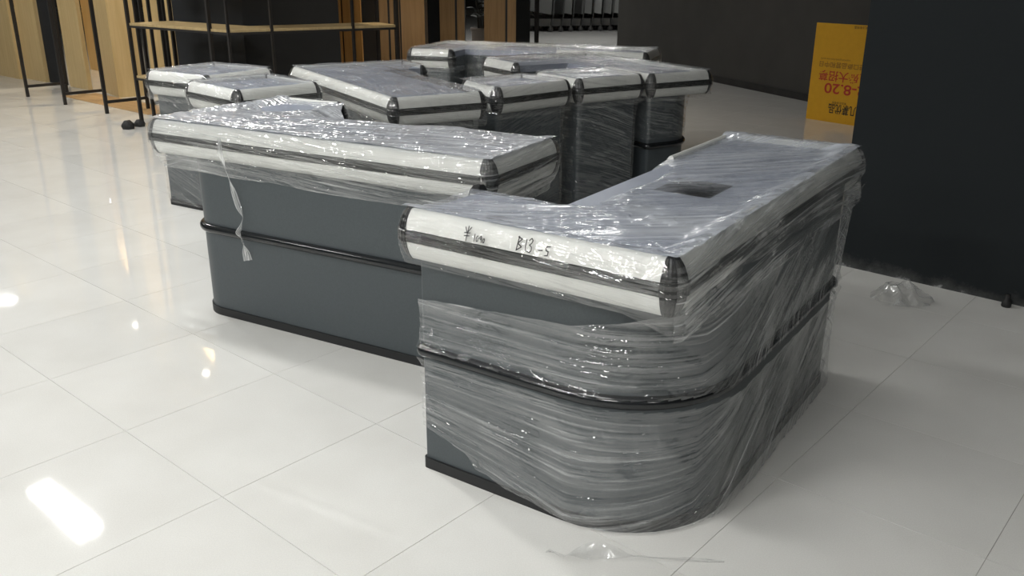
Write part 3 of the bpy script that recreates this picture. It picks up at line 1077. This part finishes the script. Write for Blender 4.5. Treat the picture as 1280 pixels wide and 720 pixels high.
# twisted tail of film hanging down the front
def ribbon(name, root, pts, widths, normal, mat, haze=0.5, amp=0.004, seed=0):
    pts = np.array(pts, float)
    k = 60
    tt = np.linspace(0, len(pts) - 1, k)
    C = np.stack([np.interp(tt, np.arange(len(pts)), pts[:, i]) for i in range(3)], -1)
    Wd = np.interp(tt, np.arange(len(pts)), widths)
    n = np.array(normal, float)
    D = np.gradient(C, axis=0); D /= np.linalg.norm(D, axis=1, keepdims=True)
    S_ = np.cross(D, n)
    tw = np.sin(tt * 2.1 + seed) * 0.9
    S_ = S_ * np.cos(tw)[:, None] + n * np.sin(tw)[:, None]
    m = 9
    P = C[:, None, :] + S_[:, None, :] * (np.linspace(-0.5, 0.5, m)[None, :, None] * Wd[:, None, None])
    N = np.zeros_like(P) + n
    L = np.repeat(np.linspace(0, 0.6, k)[:, None], m, 1)
    V = np.repeat(np.linspace(0, 0.06, m)[None], k, 0)
    return film_grid(name, P, N, L, V + seed, haze + 0 * L, mat, root, amp, 4, 60)
ribbon('film_tail', c2, [(0.475, -0.016, 0.83), (0.48, -0.022, 0.77), (0.478, 0.0, 0.70), (0.482, 0.022, 0.62), (0.497, 0.032, 0.54), (0.512, 0.036, 0.49),
                         (0.50, 0.028, 0.445), (0.488, 0.022, 0.425), (0.50, 0.026, 0.40), (0.512, 0.032, 0.35), (0.518, 0.036, 0.30)],
       [0.02, 0.022, 0.024, 0.02, 0.022, 0.018, 0.016, 0.02, 0.022, 0.03, 0.036], (0, -1, 0), M['film_rim'], 0.62, 0.005)

# ---- row of counters behind ------------------------------------------
def wrapped(name, label, loc, ang, poly, body, radii, rim, haze_top=0.22, film_low=0.30, seed=0, group='L-shaped checkout counters', sheet=None, amp=0.005, shaze=0.09, cat='checkout counter', rail=True):
    c = thing(name, label, cat, (loc[0], loc[1], 0), math.radians(ang), group)
    counter(c, poly, body, radii, rim, None, rail)
    wrap_skirt(c, poly, 0.69, 0.05, 0.05, amp, 0.03, seed=seed)
    for sh in (sheet or []):
        x0, x1, f0, f1 = sh
        top_sheet(c, x0, x1, f0, f1, haze=haze_top, mat='film_top_creased', nx=70, ny=36, amp=amp, seed=seed, along='x', fu=2.2, fv=14)
    # body film
    pth = resample(rounded(body, [max(r, 0.012) for r in radii], arcn=8), 0.03)
    pth = np.vstack([pth, pth[:1]])
    d_ = np.hypot(*np.diff(pth[:, :2], axis=0).T)
    s_ = np.concatenate([[0], np.cumsum(d_)])
    nr = 40
    tt = np.linspace(0, 1, nr)
    Z = 0.73 + (film_low - 0.73) * tt[None, :] + 0 * s_[:, None]
    off = 0.012 + (0.016 if rail else 0.0) * np.exp(-((Z - 0.405) / 0.035) ** 2) + 0.02 * np.clip((Z - 0.6) / 0.13, 0, 1)
    P = np.stack([pth[:, 0:1] + pth[:, 2:3] * off, pth[:, 1:2] + pth[:, 3:4] * off, Z], -1)
    N = np.zeros_like(P); N[..., 0] = pth[:, 2:3]; N[..., 1] = pth[:, 3:4]
    S = np.repeat(s_[:, None], nr, 1)
    V = Z + 0.25 * np.sin(S * 1.7 + seed)
    film_grid('body_film', P, N, S + seed, V, shaze * (0.4 + 1.0 * fbm(S * 3 + seed, V * 14, 3)), M['film_side'], c, 0.005, 1.6, 22)
    return c

# left end of the row: L-shaped, its long side faces left
L3, W3, T3, w3 = 1.74, 0.57, 0.845, 0.40
wrapped('checkout_counter', 'film-wrapped L-shaped counter at the left end of the row behind, long rim facing left', (-1.49, 5.99), -59.9,
        CAN(L3, W3, T3, w3), [(0.10, 0.05), (L3 - 0.08, 0.05), (L3 - 0.08, W3 - 0.05), (0.36, W3 - 0.05), (0.36, T3 - 0.05), (0.10, T3 - 0.05)],
        [0.15, 0.02, 0.02, 0, 0.02, 0.02], [True, True, None, None, True, True], seed=3,
        sheet=[(0.02, L3 - 0.02, one(0.02), lambda x: np.interp(x, [0, 0.38, 0.44, 0.6, 0.9, 2], [0.82, 0.82, 0.72, 0.60, 0.55, 0.55]))], film_low=0.02, shaze=0.07)

# compact units: x along the front, y away from the viewer
def compact(label, P0, P1, depth, seed, skew=0.0, film_low=0.02, shaze=0.07, haze=0.22):
    P0, P1 = Vector(P0), Vector(P1)
    d = P1 - P0
    L = d.length + 0.05
    a = math.degrees(math.atan2(d.y, d.x))
    o = P0 - d.normalized() * 0.025 + Vector((d.y, -d.x)).normalized() * 0.03
    poly = [(0, 0), (L, 0), (L, depth), (skew, depth)]
    body = [(0.05, 0.05), (L - 0.05, 0.05), (L - 0.05, depth - 0.05), (0.05 + skew, depth - 0.05)]
    return wrapped('checkout_side_unit', label, (o.x, o.y), a, poly, body, [0.02] * 4, [True] * 4, haze, film_low, seed,
                   'compact side units of the checkouts', [(0.02, L - 0.02, one(0.02), lambda x: np.minimum(depth - 0.02, 0.03 + x * (depth / skew if skew else 99)))], shaze=shaze, cat='side unit', rail=False)
compact('compact wrapped unit directly behind the long counter, left of the row', (-1.86, 5.17), (-1.47, 4.78), 0.56, 31)
compact('compact wrapped counter unit farthest left, next to the black shelf posts', (-2.30, 5.70), (-1.84, 5.42), 0.58, 37)
compact('compact wrapped unit in the row, second front from the left, plain dark front panel', (-0.10, 4.93), (0.325, 5.31), 0.46, 41, 0.11, shaze=0.04)
compact('compact wrapped unit in the row, third front from the left, crinkled glossy front film', (0.385, 5.345), (0.80, 5.62), 0.50, 43, shaze=0.08)

# right end of the row: mirrored L, long side facing right, wing at the far end
# local frame: x from far right corner (0,0)... built directly as a CCW polygon in world directions
L4, T4, W4 = 1.46, 0.95, 0.53
u4 = Vector((0.5, -0.866)); v4 = Vector((0.866, 0.5))
# local x axis points to the viewer (angle -60 deg), local y points right (30 deg); the long side lies at y = 0
P4 = [(L4, 0), (0, 0), (0, -T4), (0.50, -T4), (0.50, -W4), (L4, -W4)]
B4 = [(L4 - 0.07, -0.07), (0.08, -0.06), (0.08, -T4 + 0.05), (0.45, -T4 + 0.05), (0.45, -W4 + 0.05), (L4 - 0.06, -W4 + 0.05)]
wrapped('checkout_counter', 'film-wrapped L-shaped counter at the right end of the row, rounded end with black rail', (1.31 - 0.5 * L4, 5.85 + 0.866 * L4), -60.0,
        P4, B4, [0.22, 0.02, 0.02, 0.02, 0, 0.02], [True, True, True, None, (0.45, 1.0), True], seed=13,
        sheet=[(0.02, 0.48, one(-T4 + 0.02), one(-0.02)), (0.48, L4 - 0.02, one(-W4 + 0.02), one(-0.02))], film_low=0.45, shaze=0.09)

# farthest counter, its wing pointing at the viewer
L5, T5, W5 = 1.92, 0.86, 0.55
P5 = [(0, 0), (0.42, 0), (0.42, T5 - W5), (L5, T5 - W5), (L5, T5), (0, T5)]
B5 = [(0.05, 0.05), (0.37, 0.05), (0.37, T5 - W5 + 0.05), (L5 - 0.12, T5 - W5 + 0.05), (L5 - 0.12, T5 - 0.06), (0.05, T5 - 0.06)]
wrapped('checkout_counter', 'farthest film-wrapped counter behind the row, white wing end in front of the wooden columns', (-0.87, 7.34), -19.0,
        P5, B5, [0.02, 0.02, 0, 0.1, 0.1, 0.02], [True, None, (0.5, 1.0), True, True, True], seed=17,
        sheet=[(0.02, 0.40, one(0.02), one(T5 - 0.02)), (0.40, L5 - 0.02, one(T5 - W5 + 0.02), one(T5 - 0.02))], film_low=0.02, shaze=0.07)

# ==================================================================== SHELVING AND WOOD
def bar(bm, a, b, w=0.028):
    a, b = Vector(a), Vector(b)
    d = (b - a).normalized()
    s = d.cross(Vector((0, 0, 1)))
    if s.length < 1e-3: s = Vector((DIR_A.x, DIR_A.y, 0))
    s.normalize()
    t = d.cross(s).normalized()
    h = w / 2
    vs = [bm.verts.new(p + s * (i * h) + t * (j * h)) for p in (a, b) for i, j in ((-1, -1), (1, -1), (1, 1), (-1, 1))]
    for f in ((0, 1, 2, 3), (7, 6, 5, 4), (0, 4, 5, 1), (1, 5, 6, 2), (2, 6, 7, 3), (3, 7, 4, 0)):
        bm.faces.new([vs[i] for i in f])
    return bm

FEET = [(-5.774, 10.664), (-5.033, 10.046), (-4.303, 9.440)]
LAB = ['leftmost black iron display stand in front of the pale wood panels', 'middle black iron display stand in front of the pale wood panels', 'right black iron display stand in front of the square oak column']
for k, (x, y) in enumerate(FEET):
    t = thing('display_stand', LAB[k], 'display stand', (x, y, 0), 0, 'black display stands')
    dp = DIR_B * 0.46
    for q in (Vector((0, 0, 0)), dp):
        bm = bmesh.new(); bar(bm, q, q + Vector((0, 0, 2.6)), 0.030)
        obj('post', bm, M['iron'], t)
    for z in (0.12, 2.58):
        bm = bmesh.new(); bar(bm, Vector((0, 0, z)), dp + Vector((0, 0, z)), 0.03)
        obj('crossbar', bm, M['iron'], t)

# corner shelf round the black pillar
sh = thing('corner_shelf', 'black iron corner shelf with oak boards wrapped round the black pillar', 'shelf', (-3.67, 8.78, 0))
O = Vector((-3.67, 8.78, 0))
cor = Vector((-2.444, 7.871, 0)) - O
rgt = Vector((-1.10, 8.70, 0)) - O
dA2 = cor.normalized()
nb = Vector((-dA2.y, dA2.x, 0))
dB2 = (rgt - cor).normalized()
nb2 = Vector((-dB2.y, dB2.x, 0))
def board(z, w=0.46, name='shelf_board', both=True):
    inner = cor + (nb + nb2) / (1 + nb.dot(nb2)) * w
    bm = bmesh.new()
    prism(bm, [(0, 0), (cor.x, cor.y), (inner.x, inner.y), (nb.x * w, nb.y * w)], z - 0.022, z)
    obj(name, bm, M['shelfwood'], sh)
    bm = bmesh.new()
    prism(bm, [(cor.x, cor.y), (rgt.x, rgt.y), (rgt.x + nb2.x * w, rgt.y + nb2.y * w), (inner.x, inner.y)], z - 0.022, z)
    obj(name, bm, M['shelfwood'], sh)
    bm = bmesh.new()
    for a, b in ((Vector((0, 0, 0)), cor), (cor, rgt), (nb * w, inner), (inner, rgt + nb2 * w), (Vector((0, 0, 0)), nb * w), (rgt, rgt + nb2 * w)):
        bar(bm, a + Vector((0, 0, z - 0.032)), b + Vector((0, 0, z - 0.032)), 0.02)
    obj('shelf_frame', bm, M['iron'], sh)
board(0.965); board(0.475); board(1.62); board(2.25)
posts = [Vector((0, 0, 0)), nb * 0.46, cor * 0.83, cor, rgt, rgt + nb2 * 0.46, cor + (rgt - cor) * 0.24, cor + (rgt - cor) * 0.72]
for q in posts:
    bm = bmesh.new(); bar(bm, q, q + Vector((0, 0, 2.5)), 0.022 if q in (posts[6], posts[7], posts[3]) else 0.030)
    obj('post', bm, M['iron'], sh)

# second shelf rack close behind the first one's left end
r2 = thing('display_rack', 'black iron rack of close-set posts behind the left end of the corner shelf', 'rack', (-3.69, 9.20, 0))
for dx, dy in ((-0.02, -0.0), (-0.10, 0.42), (-0.0, 0.45), (0.05, 0.42)):
    bm = bmesh.new(); bar(bm, (dx, dy, 0), (dx, dy, 2.5), 0.028)
    obj('post', bm, M['iron'], r2)
for z in (0.14, 2.48):
    bm = bmesh.new(); bar(bm, (-0.10, 0.42, z), (0.05, 0.42, z), 0.03); bar(bm, (-0.02, 0, z), (0.0, 0.45, z), 0.03)
    obj('crossbar', bm, M['iron'], r2)

def panel(label, pts, mat, h=CEIL - 0.02, name='wood_panel', cat='wood panel', group=None, slits=()):
    """a standing wooden box or board from a plan polygon; slits: dark recessed grooves (position along the first edge, width)"""
    c = Vector((sum(p[0] for p in pts) / len(pts), sum(p[1] for p in pts) / len(pts), 0))
    t = thing(name, label, cat, c, 0, group)
    a = Vector((pts[0][0], pts[0][1], 0)) - c
    b = Vector((pts[1][0], pts[1][1], 0)) - c
    d = (b - a).normalized(); L = (b - a).length
    n = Vector((d.y, -d.x, 0))
    cuts = sorted(slits)
    segs, x = [], 0.0
    for s, w in cuts:
        segs.append((x, s)); x = s + w
    segs.append((x, L))
    bm = bmesh.new()
    prism(bm, [(p[0] - c.x, p[1] - c.y) for p in pts], 0.0, h)
    obj('core' if cuts else 'board', bm, M['black'] if cuts else mat, t)
    if cuts:
        for s0, s1 in segs:
            bm = bmesh.new()
            q = [a + d * s0 + n * 0.018, a + d * s1 + n * 0.018, a + d * s1 - n * 0.0, a + d * s0 - n * 0.0]
            prism(bm, [(v.x, v.y) for v in q], 0.0, h)
            obj('board', bm, mat, t)
    return t
def onA(p, s, depth=0.05):
    """board along the tile direction starting at p"""
    p = Vector((p[0], p[1], 0)); q = p + DIR_A * s
    b = DIR_B * depth
    return [(p.x, p.y), (q.x, q.y), (q.x + b.x, q.y + b.y), (p.x + b.x, p.y + b.y)]
panel('pale oak panel at the far left edge, behind the leftmost frame', onA((-8.3, 13.7), 2.05), M['wood'], group='pale oak panels')
panel('pale oak panel second from the left, behind the frames', onA((-6.70, 12.43), 0.62), M['wood'], group='pale oak panels')
panel('black panel between two pale oak panels on the left', onA((-6.20, 12.06), 0.50, 0.03), M['pillar'], name='black_panel', cat='panel')
panel('pale oak panel third from the left, left of the square oak column', onA((-5.72, 11.62), 0.52), M['wood'], group='pale oak panels')
panel('pale oak panel set farther back, seen through the gap left of the square oak column', onA((-6.35, 13.6), 1.3), M['wood'], group='pale oak panels')
panel('square oak column left of the corner shelf, shaded right side', [(-5.12, 11.19), (-4.67, 10.62), (-4.44, 10.80), (-4.89, 11.37)], M['wood'], name='wood_column', cat='column')
panel('oak panel behind the close-set black posts, left of the black pillar', [(-4.30, 10.75), (-3.62, 10.25), (-3.58, 10.30), (-4.26, 10.80)], M['wood'], slits=())
panel('narrow orange wooden column just right of the black pillar', [(-2.03, 10.55), (-1.705, 10.38), (-1.58, 10.62), (-1.90, 10.80)], M['wood_orange'], name='wood_column', cat='column', slits=((0.085, 0.03), (0.265, 0.015)))
panel('broad brown wooden column between the orange column and the dark gap', [(-1.72, 10.82), (-1.04, 10.82), (-1.04, 11.2), (-1.72, 11.2)], M['wood_dark'], name='wood_column', cat='column', slits=((0.0, 0.03), (0.25, 0.025), (0.32, 0.02), (0.385, 0.02)))
panel('dark blue-black panel right of the broad brown column', [(-1.20, 12.9), (-0.95, 12.9), (-0.95, 12.95), (-1.20, 12.95)], M['pillar'], name='black_panel', cat='panel')
panel('brown wooden column with one slit, left of the potted plant', [(-0.995, 12.5), (-0.66, 12.5), (-0.66, 12.75), (-0.995, 12.75)], M['wood_dark'], name='wood_column', cat='column', slits=((0.205, 0.03),))
panel('brown wooden column with one slit, right of the potted plant', [(-0.405 + 0.01, 12.5), (0.035, 12.5), (0.235, 12.9), (-0.30, 12.9)], M['wood_dark'], name='wood_column', cat='column', slits=((0.285, 0.03),))
bm = bmesh.new(); bar(bm, (0, 0, 0), (0, 0, CEIL - 0.02), 0.045)
bar(bm, (-0.05, 0, 0.01), (0.05, 0, 0.01), 0.02)
o = obj('iron_post', bm, M['iron']); o.location = (0.325, 12.8, 0)
tag(o, 'thin black post right of the last wooden column', 'post')

# potted plant in the gap of the columns
pt = thing('potted_plant', 'dark leafy plant in a taupe pot, between two brown columns', 'plant', (-0.49, 14.1, 0))
bm = bmesh.new(); lathe(bm, [(0.10, 0), (0.115, 0.02), (0.155, 0.55), (0.17, 0.56), (0.17, 0.60), (0.15, 0.60), (0.14, 0.56)], 24)
obj('pot', bm, M['pot'], pt, True)
bm = bmesh.new(); lathe(bm, [(0.14, 0.555), (0.13, 0.572)], 20); obj('soil', bm, M['soil'], pt)
for k in range(9):
    a = k * 2.4
    r = 0.03 + 0.02 * (k % 3)
    top = Vector((math.cos(a) * (0.10 + 0.03 * (k % 4)), math.sin(a) * 0.12, 0.95 + 0.12 * (k % 5)))
    st = Vector((math.cos(a) * r, math.sin(a) * r, 0.565))
    bm = bmesh.new(); tube(bm, [st, st.lerp(top, 0.5) + Vector((0, 0, 0.05)), top], 0.008, 6)
    obj('stem', bm, M['stem'], pt, True)
    for j in range(5):
        c = st.lerp(top, 0.35 + 0.16 * j)
        aa = a + j * 2.1
        d = Vector((math.cos(aa), math.sin(aa), 0.35)).normalized()
        s = d.cross(Vector((0, 0, 1))).normalized()
        ln = 0.17
        bm = bmesh.new()
        v = [bm.verts.new(c), bm.verts.new(c + d * ln * 0.45 + s * 0.045), bm.verts.new(c + d * ln - Vector((0, 0, 0.03))), bm.verts.new(c + d * ln * 0.45 - s * 0.045), bm.verts.new(c + d * ln * 0.5 + Vector((0, 0, 0.012)))]
        for f in ((0, 1, 4), (1, 2, 4), (2, 3, 4), (3, 0, 4)): bm.faces.new([v[i] for i in f])
        obj('leaf', bm, M['leaf'], pt)

# ==================================================================== TROLLEYS in the far bay
def make_cart(label):
    t = thing('shopping_cart', label, 'shopping cart', (0, 0, 0), 0, 'nested shopping carts')
    bm = bmesh.new()      # basket, wider at the back, sloping floor
    lo = [(-0.20, -0.40, 0.50), (0.20, -0.40, 0.50), (0.24, 0.38, 0.40), (-0.24, 0.38, 0.40)]
    hi = [(-0.23, -0.46, 0.92), (0.23, -0.46, 0.92), (0.29, 0.42, 1.00), (-0.29, 0.42, 1.00)]
    a = [bm.verts.new(p) for p in lo]; b = [bm.verts.new(p) for p in hi]
    bm.faces.new(a)
    for i in range(4):
        j = (i + 1) % 4
        bm.faces.new((a[i], a[j], b[j], b[i]))
    bmesh.ops.solidify(bm, geom=bm.faces[:], thickness=0.012)
    obj('basket', bm, M['cartgrey'], t)
    bm = bmesh.new()
    for s in (-1, 1):
        tube(bm, [(s * 0.17, -0.42, 0.14), (s * 0.25, 0.40, 0.14), (s * 0.26, 0.44, 0.40), (s * 0.27, 0.48, 1.02)], 0.013, 6)
        tube(bm, [(s * 0.19, -0.20, 0.14), (s * 0.20, -0.38, 0.50)], 0.012, 6)
    tube(bm, [(-0.17, -0.42, 0.14), (0.17, -0.42, 0.14)], 0.013, 6)
    tube(bm, [(-0.22, 0.1, 0.14), (0.22, 0.1, 0.14)], 0.010, 6)
    obj('chassis', bm, M['cartmetal'], t, True)
    bm = bmesh.new(); prism(bm, [(-0.17, -0.38), (0.17, -0.38), (0.23, 0.36), (-0.23, 0.36)], 0.15, 0.30)
    obj('lower_tray', bm, M['cartmetal'], t)
    bm = bmesh.new(); tube(bm, [(-0.28, 0.49, 1.02), (0.28, 0.49, 1.02)], 0.018, 8); obj('handle', bm, M['black'], t, True)
    for sx, y in ((-0.17, -0.40), (0.17, -0.40), (-0.25, 0.38), (0.25, 0.38)):
        w = bpy.data.objects.new('wheel', wheel_me); COL.objects.link(w); w.parent = t; w.location = (sx, y, 0.06)
        f = bpy.data.objects.new('caster_fork', fork_me); COL.objects.link(f); f.parent = w
    return t
bm = bmesh.new()
for k in range(1):
    tube(bm, [(-0.014, 0, 0), (0.014, 0, 0)], 0.06, 14)
wheel_me = bpy.data.meshes.new('wheel'); bm.to_mesh(wheel_me); bm.free(); wheel_me.materials.append(M['rubber'])
bm = bmesh.new()
for s in (-1, 1): box(bm, s * 0.022 - 0.003, s * 0.022 + 0.003, -0.015, 0.015, -0.01, 0.085)
box(bm, -0.025, 0.025, -0.018, 0.018, 0.075, 0.085)
fork_me = bpy.data.meshes.new('caster_fork'); bm.to_mesh(fork_me); bm.free(); fork_me.materials.append(M['cartmetal'])
def copy_tree(o, parent=None):
    c = o.copy(); COL.objects.link(c)
    if parent: c.parent = parent
    for ch in o.children: copy_tree(ch, c)
    return c
cart = make_cart('grey shopping cart nested in the line in the far bay')
NC = 9
for k in range(NC):
    c = cart if k == 0 else copy_tree(cart)
    c.location = (0.62 + 0.245 * k, 22.35 + 0.085 * k, 0)
    c.rotation_euler = (0, 0, math.radians(71 + 180))
    if k == 0: c['label'] = 'leftmost grey shopping cart of the line in the far bay'
    elif k < NC - 1: c['label'] = 'grey shopping cart nested inside the line in the far bay'
    else: c['label'] = 'rightmost grey shopping cart of the line in the far bay, beside the charcoal wall'

# ==================================================================== POSTER BOARD
pb = thing('poster_board', 'yellow notice board standing upside down by the black wall', 'poster', (3.245, 9.137, 0), math.atan2(-0.435, 0.3316))
PW, PH = 0.90, 0.968
# board runs from its left edge; the right part is hidden behind the black wall
x0, x1 = -0.2735, PW - 0.2735
bm = bmesh.new(); box(bm, x0, x1, 0.0, 0.02, 0.0, PH, 0.002); obj('board', bm, M['yellow'], pb)
bm = bmesh.new(); box(bm, 0.1, 0.2, 0.02, 0.30, 0.0, 0.02); box(bm, 0.14, 0.16, 0.02, 0.035, 0.0, 0.7); bar(bm, (0.15, 0.03, 0.66), (0.15, 0.29, 0.015), 0.02)
obj('rear_stand', bm, M['card'], pb)
dg = bpy.context.evaluated_depsgraph_get
def text_mesh(body, height, mat, name, x_left, z, bold=0.0, sx=1.0):
    """upside-down printing: runs to the left and ends at x_left"""
    cu = bpy.data.curves.new('print', 'FONT')
    cu.body = body
    cu.size = 1.0
    cu.extrude = 0.0
    cu.offset = bold
    to = bpy.data.objects.new('print', cu)
    COL.objects.link(to)
    bpy.context.view_layer.update()
    me = bpy.data.meshes.new_from_object(to.evaluated_get(bpy.context.evaluated_depsgraph_get()))
    COL.objects.unlink(to)
    bpy.data.objects.remove(to)
    bm = bmesh.new(); bm.from_mesh(me); bpy.data.meshes.remove(me)
    wid = max(v.co.x for v in bm.verts) * height * sx
    for v in bm.verts:
        u, w = v.co.x * height * sx, v.co.y * height
        v.co = Vector((x_left + wid - u, -0.0015, z - w))
    me2 = bpy.data.meshes.new(name); bm.to_mesh(me2); bm.free()
    me2.materials.clear()
    return link(name, me2, mat, pb)
# distances are from the board's left edge, which is in view
def line(body, h, z, mat, sx, left, bold=0.0):
    return text_mesh(body, h, mat, 'printed_line', x0 + left, z, bold, sx)
line('会员盛大招募', 0.108, 0.500, M['red'], 1.06, 0.095, 0.012)
line('8.12-8.20', 0.140, 0.385, M['red'], 1.30, 0.18, 0.015)
line('几慕优品', 0.105, 0.178, M['print'], 0.76, 0.255, 0.014)
line('新生活 新零售', 0.026, 0.212, M['print'], 1.0, 0.29)
line('进口商品营和中日', 0.062, 0.592, M['brownprint'], 1.06, 0.09, 0.006)
line('imported goods from the world', 0.026, 0.632, M['brownprint'], 1.0, 0.10)
line('扫码关注有惊喜', 0.030, 0.955, M['print'], 1.0, 0.43)

# ==================================================================== SMALL THINGS ON THE FLOOR
# crumpled scrap of film by the black wall
def crumple(name, label, loc, rx, ry, h, seed, cat='film scrap'):
    n, m = 64, 26
    th = np.linspace(0, 2 * math.pi, n)[:, None]
    r = np.linspace(0.0, 1, m)[None, :]
    k = 0.8 + 0.4 * fbm(np.cos(th) * 1.5 + seed + 9, np.sin(th) * 1.5 + 9 + 0 * r, 3)
    X = np.cos(th) * r * rx * k
    Y = np.sin(th) * r * ry * k
    d = fbm(X * 22 + seed + 20, Y * 22 + 20, 4)
    Z = h * (1 - r ** 2.2) * (0.6 + 0.6 * ridge(X * 11 + seed + 10, Y * 11 + 10, 2).clip(0, 1)) * (0.6 + 0.6 * d) + 0.006
    P = np.stack([X, Y, Z], -1)
    N = np.zeros_like(P); N[..., 2] = 1
    root = film_grid(name, P, N, X + 3, Y + 3, 0.12 + 0.10 * d, M['scrap'], None, 0.006, 10, 14)
    root.location = loc
    return tag(root, label, cat)
crumple('film_scrap', 'crumpled ball of clear film on the floor by the black wall', (1.865, 3.985, 0.0), 0.145, 0.135, 0.085, 4)
st = ribbon('film_strand', None, [(0.16, 2.045, 0.006), (0.20, 2.01, 0.012), (0.30, 2.03, 0.02), (0.37, 2.015, 0.014), (0.44, 2.012, 0.008), (0.54, 2.008, 0.005), (0.63, 2.003, 0.004)],
            [0.02, 0.06, 0.05, 0.025, 0.014, 0.010, 0.004], (0, 0, 1), M['scrap'], 0.10, 0.004)
st.data.transform(Matrix.Translation((-0.06, -0.035, 0)))
tag(st, 'twisted strand of clear film on the tiles in front of the nearest counter', 'film strand')
# two black rubber feet on the floor at the left
for k, (x, y, s, lb) in enumerate(((-3.70, 8.52, 0.052, 'left one of two small black lumps on the floor by the shelf posts'), (-3.645, 8.66, 0.044, 'right one of two small black lumps on the floor by the shelf posts'))):
    bm = bmesh.new()
    bmesh.ops.create_icosphere(bm, subdivisions=2, radius=s)
    for v in bm.verts:
        v.co.z = max(-s * 0.55, v.co.z * (1.0 + 0.25 * math.sin(9 * v.co.x / s)))
        v.co.x *= 1.25
    bm.transform(Matrix.Translation((0, 0, s * 0.55)))
    o = obj('rubber_foot', bm, M['rubber'], None)
    o.location = (x, y, 0)
    tag(o, lb, 'rubber foot', 'black lumps on the floor')
# black stub at the foot of the black wall
bm = bmesh.new(); lathe(bm, [(0.020, 0.0), (0.022, 0.004), (0.021, 0.03), (0.013, 0.034), (0.012, 0.06)], 14)
o = obj('floor_bolt', bm, M['rubber'], None, True); o.location = (2.325, 3.885, 0)
tag(o, 'short black stub at the foot of the black wall at right', 'bolt')
# loop of thin cable on the floor behind the row
bm = bmesh.new()
tube(bm, [(0.13 * math.cos(a) , 0.20 * math.sin(a) , 0.005 + 0.01 * max(0, math.sin(a))) for a in np.linspace(-0.4, 3.5, 26)], 0.004, 6)
o = obj('cable_loop', bm, M['rubber'], None, True); o.location = (1.60, 7.35, 0)
tag(o, 'thin black cable loop on the floor right of the row of counters', 'cable')
